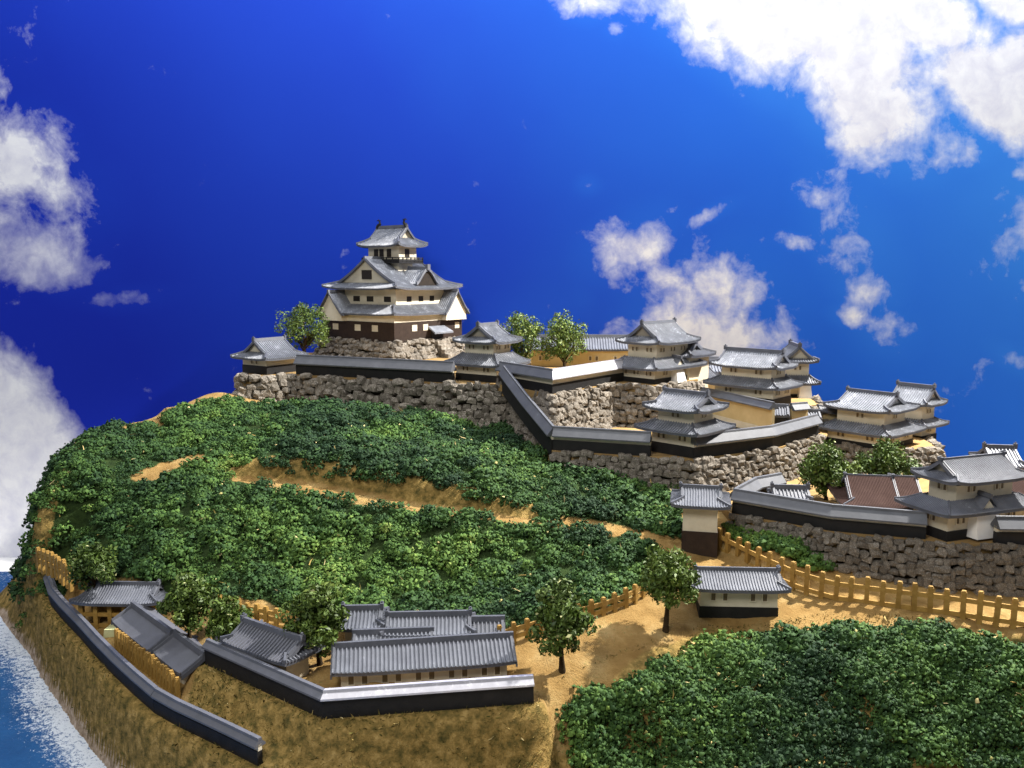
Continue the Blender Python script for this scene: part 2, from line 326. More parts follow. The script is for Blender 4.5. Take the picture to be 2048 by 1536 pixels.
# hill surface: levelled points (photo measurement with height), interpolated
W1_PATH = [(x, y, 3.40 - .0001 * x) for x, y in ((98, 1181), (108, 1211), (130, 1238), (163, 1272), (198, 1312), (236, 1352), (275, 1389), (315, 1424), (360, 1450), (412, 1475), (465, 1501), (522, 1530))]
W2_PATH = [(417, 1327, 3.70), (475, 1353, 3.70), (535, 1381, 3.70), (595, 1409, 3.70), (650, 1435, 3.70), (750, 1428, 3.70), (850, 1420, 3.70), (960, 1412, 3.70), (1066, 1404, 3.70)]
def dense(path, k=5):
    return [tuple(a + (b - a) * i / k for a, b in zip(p, q)) for p, q in zip(path, path[1:]) for i in range(k)] + [tuple(path[-1])]
ctrl = []
def C(px, py, z, dx=0, dy=0): p = at_z(px, py, z); ctrl.append((p.x + dx, p.y + dy, z))
for a in [(450, 1230, 3.9), (560, 1256, 3.82), (700, 1260, 3.82), (1000, 1275, 3.82), (1130, 1240, 3.95), (1200, 1228, 3.98), (1330, 1262, 3.9), (1260, 1195, 4.05), (1125, 1335, 3.78), (1400, 1122, 4.25), (1475, 1239, 3.95), (1560, 1240, 3.97), (1650, 1205, 4.05), (1780, 1217, 4.1), (1900, 1232, 4.1), (2060, 1257, 4.05), (1390, 1240, 3.94),
          (560, 1330, 3.72), (620, 1370, 3.71), (700, 1385, 3.71), (850, 1370, 3.71), (1000, 1350, 3.72), (1050, 1330, 3.75), (500, 1290, 3.72), (440, 1290, 3.74),
          (150, 1115, 4.0), (300, 1120, 4.15), (450, 1130, 4.15), (600, 1120, 4.2), (750, 1120, 4.2), (900, 1120, 4.25), (1050, 1110, 4.3), (1200, 1110, 4.3), (1300, 1100, 4.33),
          (150, 1000, 4.62), (300, 1000, 4.66), (450, 1000, 4.7), (620, 1010, 4.68), (800, 1030, 4.65), (950, 1045, 4.62), (1100, 1055, 4.55), (1250, 1085, 4.4),
          (280, 955, 4.86), (350, 925, 4.98), (400, 905, 5.06), (480, 945, 4.92), (560, 970, 4.84), (700, 990, 4.78), (800, 1008, 4.72), (890, 1022, 4.67), (1010, 1035, 4.63), (1100, 1045, 4.6), (1200, 1060, 4.52), (1300, 1078, 4.44),
          (150, 900, 5.08), (250, 890, 5.15), (350, 870, 5.22), (450, 870, 5.24), (600, 880, 5.2), (750, 890, 5.15), (880, 900, 5.12), (1000, 900, 5.08), (1090, 935, 5.0), (1180, 950, 4.93), (1250, 965, 4.88), (1350, 985, 4.78), (1450, 992, 4.74), (1580, 985, 4.75), (1340, 1060, 4.5), (1250, 1020, 4.65), (1100, 990, 4.8),
          (500, 815, 5.48), (600, 818, 5.48), (700, 822, 5.47), (800, 828, 5.43), (880, 838, 5.38), (950, 875, 5.15), (1020, 880, 5.15), (1060, 900, 5.12),
          (440, 784, 5.70), (410, 790, 5.66), (360, 812, 5.52), (330, 815, 5.5), (300, 838, 5.38), (240, 852, 5.32), (180, 875, 5.2), (140, 890, 5.12), (110, 930, 4.9), (92, 965, 4.72), (72, 1020, 4.45), (66, 1050, 4.3), (72, 1090, 4.08), (85, 1130, 3.85), (140, 1135, 3.88),
          (240, 1252, 3.42), (320, 1245, 3.5), (370, 1290, 3.6), (380, 1285, 3.62), (300, 1345, 3.42), (235, 1310, 3.41), (350, 1405, 3.39), (200, 1260, 3.42), (150, 1210, 3.5), (420, 1430, 3.42), (480, 1465, 3.40), (560, 1500, 3.38), (560, 1470, 3.46), (500, 1420, 3.50), (620, 1500, 3.40), (600, 1460, 3.53),
          (1440, 1105, 4.28), (1510, 1140, 4.22), (1590, 1178, 4.12), (1500, 1100, 4.4), (1560, 1110, 4.42), (1660, 1150, 4.25), (1800, 1190, 4.15), (2048, 1225, 4.1), (1460, 1050, 4.6), (1650, 1100, 4.48),
          (650, 1530, 3.30), (750, 1500, 3.42), (850, 1536, 3.16), (950, 1480, 3.42), (1000, 1536, 3.12), (1100, 1530, 3.05), (1150, 1400, 3.55), (1120, 1440, 3.45), (1300, 1330, 3.76), (1300, 1420, 3.5), (1500, 1290, 3.82), (1500, 1400, 3.5), (1500, 1530, 3.0), (1300, 1530, 3.0), (1700, 1280, 3.9), (1750, 1400, 3.52), (1750, 1530, 3.0), (2000, 1290, 3.9), (2000, 1400, 3.55), (2000, 1530, 3.0), (1300, 1280, 3.86), (1420, 1265, 3.88)]:
    C(*a)
CUT = []
for px, p0, p1, z in dense([(470, 952, 912, 4.9), (530, 957, 920, 4.88), (590, 961, 926, 4.87), (650, 970, 932, 4.84), (720, 984, 944, 4.79), (790, 998, 956, 4.74), (860, 1010, 970, 4.70), (930, 1020, 984, 4.67), (1000, 1030, 1000, 4.64), (1080, 1040, 1016, 4.61)], 5):
    p1 = p0 + (p1 - p0) * .62
    q = at_z(px, p0, z); CUT.append(q); C(px, p0, z); C(px, p0 + 9, z - .015)
    for f, dy in ((.5, .025), (1.0, .06)): ctrl.append((q.x * (q.y + dy) / q.y, q.y + dy, z + f * (z_of(p1, q.y + .10) - z)))
for a in dense(W1_PATH, 4):
    C(*a); C(a[0], a[1], a[2] + .01, 0.13, 0.11); C(a[0], a[1], a[2] - .01, -0.07, -0.07)
for a in dense(W2_PATH, 4): C(*a); C(a[0], a[1], a[2], -0.02 if a[0] < 640 else 0, 0.13); C(a[0], a[1], a[2] - .02, -0.05 if a[0] < 640 else 0.02, -0.08)
COAST = [(0, 1232), (22, 1262), (55, 1300), (85, 1345), (118, 1400), (150, 1450), (188, 1500), (225, 1545), (275, 1600), (350, 1680)]
for a in [(56, 1170, 3.35), (24, 1214, 2.75), (70, 1180, 3.4)]: C(*a)
ZW = 2.5
COAST = dense(COAST, 4)
for a in COAST: C(a[0], a[1], ZW)
coast_w = [at_z(a[0], a[1], ZW) for a in COAST]
for p in coast_w: ctrl.append((p.x - 0.5, p.y - 0.35, ZW - 0.22)); ctrl.append((p.x - 1.6, p.y - 1.0, ZW - 0.3))
for i, a in enumerate(dense(W1_PATH, 3)):
    p = at_z(*a); q = min(coast_w, key=lambda c: (c.x - p.x) ** 2 + (c.y - p.y) ** 2)
    ctrl.append((p.x * 0.6 + q.x * 0.4, p.y * 0.6 + q.y * 0.4, a[2] * 0.48 + ZW * 0.52))
for x, y, z in [(-8.0, 13.4, 3.0), (-8.25, 14.6, 3.2), (-8.6, 15.6, 2.2), (-7.8, 16.4, 3.2), (-9.4, 14.0, 2.2), (-9.6, 17, 1.0), (-7.4, 17.5, 4.4), (-6.5, 18.4, 4.6), (-8.6, 19, 1.0), (-10.5, 12, 2.2), (-10.5, 20, 1.0), (-10.5, 15.5, 1.7)]: ctrl.append((x, y, z))
for x in range(-10, 11, 2): ctrl.append((x, 22.4, 2.3)); ctrl.append((x, 21.0, 3.5 if x > -6 else 2.3)); ctrl.append((x, 5.8, 2.3 if x < -1 else 2.6))
for y in range(7, 21, 2): ctrl.append((10.5, y, 3.4)); ctrl.append((8.2, y, 3.6 if y < 9 else 4.0))
ctrl = np.array(ctrl)
# average points that nearly coincide, then a linear-kernel interpolant (no overshoot at breaks of slope)
keep = []
for p in ctrl:
    if all((p[0] - q[0]) ** 2 + (p[1] - q[1]) ** 2 > 0.0016 for q in keep): keep.append(p)
ctrl = np.array(keep); NCT = len(ctrl)
D = np.sqrt(((ctrl[:, None, :2] - ctrl[None, :, :2]) ** 2).sum(-1))
A_ = np.zeros((NCT + 3, NCT + 3)); A_[:NCT, :NCT] = -D - np.eye(NCT) * 0.01; A_[:NCT, NCT:] = np.c_[np.ones(NCT), ctrl[:, :2]]; A_[NCT:, :NCT] = A_[:NCT, NCT:].T
WGT = np.linalg.solve(A_, np.r_[ctrl[:, 2], 0, 0, 0])
GX = np.arange(-10.4, 10.01, 0.055); GY = np.arange(6.0, 22.41, 0.055)
XX, YY = np.meshgrid(GX, GY); xf, yf = XX.ravel(), YY.ravel()
ZZ = np.zeros(len(xf))
for i0 in range(0, len(xf), 20000):
    sl = slice(i0, i0 + 20000)
    d = np.sqrt((xf[sl, None] - ctrl[None, :, 0]) ** 2 + (yf[sl, None] - ctrl[None, :, 1]) ** 2)
    ZZ[sl] = -d @ WGT[:NCT] + WGT[NCT] + WGT[NCT + 1] * xf[sl] + WGT[NCT + 2] * yf[sl]
ZZ = ZZ.reshape(XX.shape)
for _ in range(1):
    Zp = np.pad(ZZ, 1, mode='edge'); ZZ = 0.5 * ZZ + 0.125 * (Zp[2:, 1:-1] + Zp[:-2, 1:-1] + Zp[1:-1, 2:] + Zp[1:-1, :-2])
ZZ = ZZ + 0.03 * fbm(XX * 2.2, YY * 2.2, 3) + 0.03 * fbm(XX * 7, YY * 7, 9)
ZZ = ZZ + np.where((YY < 8.6) & (XX < 1.2), 0.16 * fbm(XX * 3.1, YY * 3.1, 17, 4), 0)
def level_along(path, ws, r0, r1):
    # ground made up level with the foot of a wall
    global ZZ
    best = np.full(XX.shape, 9.0); zb = np.zeros(XX.shape)
    for p, q in zip(path, path[1:]):
        ex, ey = q.x - p.x, q.y - p.y; t = np.clip(((XX - p.x) * ex + (YY - p.y) * ey) / (ex * ex + ey * ey), 0, 1)
        d = np.hypot(XX - p.x - t * ex, YY - p.y - t * ey); k = d < best
        best = np.where(k, d, best); zb = np.where(k, p.z + t * (q.z - p.z), zb)
    f = np.clip((best - r0) / (r1 - r0), 0, 1); f = 1 - f * f * (3 - 2 * f)
    ZZ = ZZ * (1 - f) + (zb + ws) * f
level_along([at_z(*a) for a in W1_PATH], 0.005, .09, .26)
level_along([at_z(*W2_PATH[i]) for i in (0, 4, 8)], 0.005, .10, .28)
for poly, z in TERR:
    m = in_poly(XX, YY, poly); ZZ = np.where(m, np.minimum(ZZ, z - 0.10), ZZ)
def height(x, y):
    x = np.asarray(x, float); y = np.asarray(y, float)
    i = np.clip((x - GX[0]) / 0.055, 0, len(GX) - 1.001); j = np.clip((y - GY[0]) / 0.055, 0, len(GY) - 1.001)
    i0 = i.astype(int); j0 = j.astype(int); a = i - i0; b = j - j0
    return (ZZ[j0, i0] * (1 - a) + ZZ[j0, i0 + 1] * a) * (1 - b) + (ZZ[j0 + 1, i0] * (1 - a) + ZZ[j0 + 1, i0 + 1] * a) * b
def hit(px, py, y0=6.5, y1=20.0):
    Y = np.arange(y0, y1, 0.02); v = -(py - 768) / F_PX; u = (px - 1024) / F_PX
    X = u * Y / (CP + v * SP); Z = CAM_H + slope(py) * Y
    b = np.nonzero(Z < height(X, Y))[0]
    k = b[0] if len(b) else len(Y) - 1
    return (X[k], Y[k])
def world_poly(pts): return [hit(*p) for p in pts]

# vegetation plots, as surveyed outlines on the hill
VEG = [world_poly(p) for p in [
    [(70, 1100), (62, 1040), (90, 960), (140, 885), (250, 865), (330, 850), (350, 820), (440, 800), (480, 800), (600, 812), (850, 825), (880, 850), (930, 830), (990, 845), (1040, 880), (1090, 908), (1250, 932), (1350, 968), (1370, 1080), (1330, 1070), (1180, 1040), (1090, 1034), (960, 1010), (830, 985), (700, 962), (560, 944), (500, 930), (440, 940), (400, 905), (270, 945), (300, 965), (400, 925), (450, 945), (540, 985), (640, 995), (720, 1012), (880, 1030), (990, 1045), (1170, 1065), (1320, 1085), (1330, 1120), (1270, 1185), (1200, 1210), (1050, 1250), (920, 1262), (700, 1250), (560, 1215), (420, 1195), (300, 1170), (150, 1140)],
    [(1130, 1430), (1160, 1400), (1280, 1370), (1330, 1320), (1420, 1290), (1500, 1285), (1640, 1270), (1760, 1258), (1900, 1262), (1960, 1280), (2060, 1290), (2070, 1535), (1950, 1540), (1850, 1525), (1700, 1540), (1560, 1560), (1400, 1555), (1150, 1555)],
    [(1445, 1055), (1500, 1060), (1660, 1110), (1665, 1140), (1600, 1130), (1500, 1095)],
]]
PATHS = [world_poly(p) for p in [
    [(255, 955), (330, 925), (400, 900), (415, 915), (360, 945), (300, 970)],
    [(985, 1030), (1080, 1040), (1180, 1052), (1330, 1078), (1330, 1090), (1170, 1064), (1060, 1052), (1000, 1045)],
]]
VEG[0][:4] = [(x - .28, y) for x, y in VEG[0][:4]]
PATHS.append([(q.x, q.y + .015) for q in CUT] + [(q.x, q.y - (.25 if i < 30 else .17)) for i, q in reversed(list(enumerate(CUT)))])
vegm = np.zeros(len(xf), bool)
for p in VEG: vegm |= in_poly(xf, yf, p)
for p in PATHS: vegm &= ~in_poly(xf, yf, p)
def blur(a, n):
    a = a.reshape(XX.shape).astype(float)
    for _ in range(n):
        Zp = np.pad(a, 1, mode='edge'); a = 0.2 * (a + Zp[2:, 1:-1] + Zp[:-2, 1:-1] + Zp[1:-1, 2:] + Zp[1:-1, :-2])
    return a.ravel()
w1w = [at_z(*a) for a in W1_PATH]; w2w = [at_z(*a) for a in W2_PATH]
bank_poly = [[(p.x, p.y) for p in w2w] + [(w2w[-1].x + .42, w2w[-1].y - .02), (1.3, 6.0), (-3.2, 5.9)] + [(p.x, p.y) for p in reversed(w1w[8:])] + [at_z(395, 1395, 3.3).to_tuple()[:2]]]
bankm = np.zeros(len(xf), bool)
for p in bank_poly: bankm |= in_poly(xf, yf, p)
sea = [(p.x, p.y) for p in w1w] + [(w1w[-1].x + 0.6, 5.0), (-12, 5), (-12, 16), (w1w[0].x - 0.4, w1w[0].y + 2.5), (w1w[0].x - 0.1, w1w[0].y + 0.8)]
bankm |= in_poly(xf, yf, sea)
bankm |= in_poly(xf, yf, world_poly([(1180, 1420), (1300, 1300), (1420, 1258), (1700, 1260), (1900, 1262), (2070, 1275), (2070, 1560), (1130, 1560)])) 
cut_shade = in_poly(xf, yf, [(q.x, q.y + .22) for q in CUT] + [(q.x, q.y + .0) for q in reversed(CUT)])  # path cut face: dark brown earth with its shade painted in
zf = ZZ.ravel()
beach = np.clip((2.68 + 0.10 * fbm(xf * 1.5, yf * 1.5, 5) - zf) / 0.16, 0, 1) * (xf < 0)
nx, ny = len(GX), len(GY)
idx = np.arange(nx * ny).reshape(ny, nx)
quads = np.stack([idx[:-1, :-1].ravel(), idx[:-1, 1:].ravel(), idx[1:, 1:].ravel(), idx[1:, :-1].ravel()], 1)
hill = link('hill', big_mesh('hill', np.c_[xf, yf, zf], quads, M['ground'], {'turf': blur(vegm, 2), 'bank': np.maximum(blur(bankm, 3), blur(cut_shade, 1) * 1.3), 'beach': beach}, True))
tag(hill, kind='structure')

# base board with the painted sea, table, backdrop
def sheet(name, x0, x1, y0, y1, z, n=2, m=2):
    X = np.linspace(x0, x1, n); Y = np.linspace(y0, y1, m); A, B = np.meshgrid(X, Y)
    i = np.arange(n * m).reshape(m, n)
    q = np.stack([i[:-1, :-1].ravel(), i[:-1, 1:].ravel(), i[1:, 1:].ravel(), i[1:, :-1].ravel()], 1)
    return A.ravel(), B.ravel(), q
sx, sy, sq = sheet('sea', -14, -0.5, 5.0, at_z(30, 1143, ZW).y, ZW, 170, 140)
cw = np.array([[p.x, p.y] for p in coast_w])
dc = np.full(len(sx), 9.0)
for i in range(len(cw) - 1):
    a, b = cw[i], cw[i + 1]; ab = b - a; t = np.clip(((sx - a[0]) * ab[0] + (sy - a[1]) * ab[1]) / (ab @ ab), 0, 1)
    dc = np.minimum(dc, np.hypot(sx - a[0] - t * ab[0], sy - a[1] - t * ab[1]))
foam = np.clip(0.78 - dc / 1.0, 0.05, 0.66) + 0.25 * fbm(sx * 1.3, sy * 1.3, 21) + 0.35 * np.clip((sy - 12.5) / 3, 0, 1)
sea_o = link('water', big_mesh('water', np.c_[sx, sy, np.full(len(sx), ZW) + 0.02 * fbm(sx * 3, sy * 3, 2)], sq, M['water'], {'foam': foam}, True)); tag(sea_o, kind='structure')
YB = 23.0; ZT = z_of(1115, YB)
tb = link('table', MB().box(-40, 40, -2, YB + 3, ZT - 0.3, ZT).mesh('table', M['table'])); tag(tb, kind='structure')
bb = link('base_board', MB().box(-14, 10.3, 5.2, at_z(30, 1143, ZW).y - 0.02, ZT, ZW - 0.34).mesh('base_board', M['core'])); tag(bb, kind='structure')

nxs, nzs = 300, 230
bx = np.linspace(-22, 22, nxs); bz = np.linspace(ZT - 0.05, 22, nzs); BX, BZ = np.meshgrid(bx, bz); bx, bz = BX.ravel(), BZ.ravel()
cloud = np.zeros(len(bx)); soft = np.zeros(len(bx))
def pz(px, py): p = at_y(px, py, YB); return p.x, p.z
SC = YB / F_PX
def blob(px, py, rx, ry, ang, amp, hard=1.6, sft=0.0):
    global cloud, soft
    cx, cz = pz(px, py); c, s = math.cos(R(ang)), math.sin(R(ang))
    dx, dz = bx - cx, -(bz - cz)
    a = (dx * c + dz * s) / (rx * SC); b = (-dx * s + dz * c) / (ry * SC)
    r = np.sqrt(a * a + b * b); g = amp * (np.clip(1.35 - r ** hard * 0.85, 0, 1) if sft else np.clip(1.12 - r * .62, 0, 1))
    cloud = np.maximum(cloud, g); soft = np.maximum(soft, sft * np.clip(1.4 - r, 0, 1))
for b in [(1600, 30, 300, 110, 22, 1.45), (1720, 160, 150, 90, 50, 1.45), (1500, 40, 160, 60, 30, 1.45), (1850, 40, 110, 70, 20, 1.45), (1960, 170, 130, 60, 38, 1.45), (2080, 200, 110, 70, 40, 1.45), (2030, 0, 70, 35, 10, 1.45), (2040, 100, 40, 40, 0, .8), (1180, 5, 50, 30, 0, .9), (1570, -120, 330, 150, 10, 1.45), (1900, -120, 300, 90, 5, 1.45),
          (1262, 490, 85, 50, -25, .72), (1420, 600, 130, 90, 0, .74), (1400, 680, 140, 75, 0, 1.15), (1345, 560, 50, 40, 0, .62), (1500, 570, 55, 40, 0, .62), (1700, 470, 110, 65, 62, .66), (1730, 580, 60, 40, 20, .66), (1640, 400, 50, 35, 50, .55), (1595, 484, 34, 16, 10, .7), (1700, 632, 38, 20, 10, .78), (1760, 660, 60, 45, 30, .50), (1415, 430, 50, 14, -25, .62), (1175, 370, 20, 16, 0, .68), (1925, 290, 55, 28, 20, .6), (2035, 348, 15, 8, 0, .6), (2030, 720, 50, 18, 30, .5), (1165, 600, 30, 25, 60, .30), (1100, 640, 90, 50, 0, .30), (1230, 55, 20, 18, 0, .5),
          (20, 320, 100, 90, 30, 1.15), (120, 400, 90, 75, 20, .76), (60, 500, 120, 80, 20, .68), (0, 200, 30, 80, 0, .6), (-60, 400, 120, 250, 0, .8), (1165, 600, 30, 25, 60, .2)]:
    blob(*b)
blob(235, 598, 100, 24, -5, .42, 1.0, .6); blob(160, 540, 60, 40, -40, .42, 1.0, .5); blob(60, 520, 120, 70, 20, .62, 1.6, .55)
blob(20, 1000, 190, 330, -12, 1.0, 2.2, 0.85); blob(-60, 850, 200, 170, 0, 1.0, 2.0, 0.85)
for k in range(70):
    px = rnd.uniform(-700, 2700); py = rnd.uniform(-300, 500)
    if -100 < px < 2150: continue
    blob(px, py, rnd.uniform(60, 180), rnd.uniform(30, 80), rnd.uniform(-30, 30), rnd.uniform(.5, .9))
pale = np.clip(0.40 + 0.034 * (bx + 1.0) + 0.022 * (bz - 9) + 0.10 * fbm(bx * .3, bz * .3, 31) + np.clip(cloud, 0, .5) * .14, 0, 1)
bi = np.arange(nxs * nzs).reshape(nzs, nxs)
bq = np.stack([bi[:-1, :-1].ravel(), bi[:-1, 1:].ravel(), bi[1:, 1:].ravel(), bi[1:, :-1].ravel()], 1)
sky = link('sky', big_mesh('sky', np.c_[bx, np.full(len(bx), YB), bz], bq, M['sky'], {'cloud': cloud, 'soft': soft, 'pale': pale})); tag(sky, kind='structure')

def terrace(poly, z):
    mb = MB(); n = len(poly)
    mb.add([(x, y, z) for x, y in poly] + [(x, y, z - 0.2) for x, y in poly], [tuple(range(n)), tuple(range(2 * n - 1, n - 1, -1))] + [(i, n + i, n + (i + 1) % n, (i + 1) % n) for i in range(n)])
    o = link('terrace', mb.mesh('terrace', M['earth'])); tag(o, kind='structure'); return o
for poly, z in TERR: terrace(poly, z)

# ------------------------------------------------------------------ dry stone walls, stone by stone
def stone_mesh(k):
    r = random.Random(100 + k); bm = bmesh.new(); bmesh.ops.create_cube(bm, size=1.0)
    bmesh.ops.subdivide_edges(bm, edges=bm.edges[:], cuts=1, use_grid_fill=True)
    for v in bm.verts:
        c = v.co.normalized() * 0.60; v.co = v.co.lerp(c, 0.56)
        v.co += Vector((r.uniform(-1, 1), r.uniform(-1, 1), r.uniform(-1, 1))) * 0.11
    me = bpy.data.meshes.new('stone'); bm.to_mesh(me); bm.free(); me.materials.append(M['stone']); return me
STONES = [stone_mesh(k) for k in range(14)]
def offset_path(P, d):
    out = []
    for i, p in enumerate(P):
        ns = []
        for a, b in ((i - 1, i), (i, i + 1)):
            if 0 <= a and b < len(P):
                t = (Vector((P[b].x - P[a].x, P[b].y - P[a].y))).normalized(); ns.append(Vector((t.y, -t.x)))
        n = ns[0] if len(ns) == 1 else (ns[0] + ns[1]).normalized()
        k = 1.0 if len(ns) == 1 else 1.0 / max(0.35, n.dot(ns[0]))
        out.append(Vector((p.x + n.x * d * k, p.y + n.y * d * k, 0)))
    return out
def stone_wall(label, pts, ztop, zbots, batter=0.32, size=0.15, group='dry stone walls', seed=1, core=0.075, jit=1.5):
    r = random.Random(seed); P = [Vector((p[0], p[1], 0)) for p in pts]
    t = thing('stone_wall', label, 'stone wall', (P[0].x, P[0].y, min(zbots)), 0, group); o = Vector(t.location)
    hmax = ztop - min(zbots)
    mb = MB(); top = offset_path(P, -core); bot = offset_path(P, batter * hmax - core)
    vs = []
    for p, q in zip(top, bot): vs += [(p.x - o.x, p.y - o.y, ztop - 0.01 - o.z), (q.x - o.x, q.y - o.y, min(zbots) - o.z)]
    mb.add(vs, [(2 * i, 2 * i + 1, 2 * i + 3, 2 * i + 2) for i in range(len(P) - 1)])
    part('core', mb, 'core', t)
    z = ztop - size * 0.42; row = 0; n = 0
    while z > min(zbots) - size * 0.2:
        Q = offset_path(P, batter * (ztop - z))
        for i in range(len(Q) - 1):
            a, b = Q[i], Q[i + 1]; L = (b - a).length; tv = (b - a) / L; ang = math.atan2(tv.y, tv.x)
            s = r.uniform(-0.3, 0.1) * size
            while s < L:
                wd = size * r.uniform(0.75, 1.45); c = s + wd / 2
                f = min(max(c / L, 0), 1); zb = zbots[i] * (1 - f) + zbots[i + 1] * f
                if z > zb - size * 0.4 and c < L + 0.3 * size:
                    p = a + tv * min(c, L); h = size * r.uniform(0.72, 1.2)
                    so = link('stone', STONES[r.randrange(14)], t); n += 1
                    so.location = (p.x - o.x, p.y - o.y, z + r.uniform(-.2, .2) * size * jit - o.z)
                    so.rotation_euler = (r.uniform(-.22, .22) * jit - 0.2, r.uniform(-.18, .18) * jit, ang + r.uniform(-.25, .25) * jit)
                    so.scale = (wd * .98, size * r.uniform(0.9, 1.5), h * .98)
                s += wd * 0.94
        z -= size * 0.86; row += 1
    return t
EE = lambda z, *pp: PZ(z, *pp)
stone_wall('long dark stone wall under the keep terrace, above the green slope', [(E1[0].x + 0.06, E1[0].y + 1.2)] + [(p.x, p.y) for p in E1[:4]], Z1, [5.35, 5.40, 5.42, 5.42, 5.36], 0.20, 0.165, seed=2)
stone_wall('stone bastion under the turret at the head of the descending wall', [(E1[3].x, E1[3].y), (E1[4].x, E1[4].y), (E1[4].x + 0.30, E1[4].y + 0.25)], Z1, [5.3, 5.05, 5.1], 0.30, 0.14, seed=3)
stone_wall('lit stone wall below the kinked upper terrace wall, with bright angular corner', [(E1[4].x + 0.25, E1[4].y + 0.15), (E1[5].x, E1[5].y), (E1[6].x, E1[6].y)], Z1, [5.22, 5.22, 5.22], 0.30, 0.125, seed=4)
stone_wall('dark stone wall below the turret with the white bay', [(p.x, p.y) for p in E1[6:9]], Z1, [5.22, 5.22, 5.22], 0.26, 0.13, seed=5)
stone_wall('pale stone wall under the stepped wall, bright on its sunny face', [(p.x, p.y) for p in E2], Z2, [5.05, 4.82, 4.66, 4.70, 4.80], 0.34, 0.108, seed=6)
stone_wall('stone footing under the long turret above the ochre wall', [(p.x, p.y) for p in E3] + [(E3[-1].x + .25, E3[-1].y + 1.0)], Z3, [5.28, 5.28, 5.28, 5.28], 0.25, 0.13, seed=7)
stone_wall('stone footing under the pair of turrets above the round trees', [(p.x, p.y) for p in E4] + [(E4[-1].x + .25, E4[-1].y + 1.0)], Z4, [4.62, 4.62, 4.62, 4.62], 0.30, 0.13, seed=8)
stone_wall('broad grey stone wall behind the ochre fence, under the brown roofed hall', [(p.x, p.y) for p in E5], Z5, [4.45, 4.35, 4.12, 4.05, 4.02], 0.28, 0.105, seed=9)

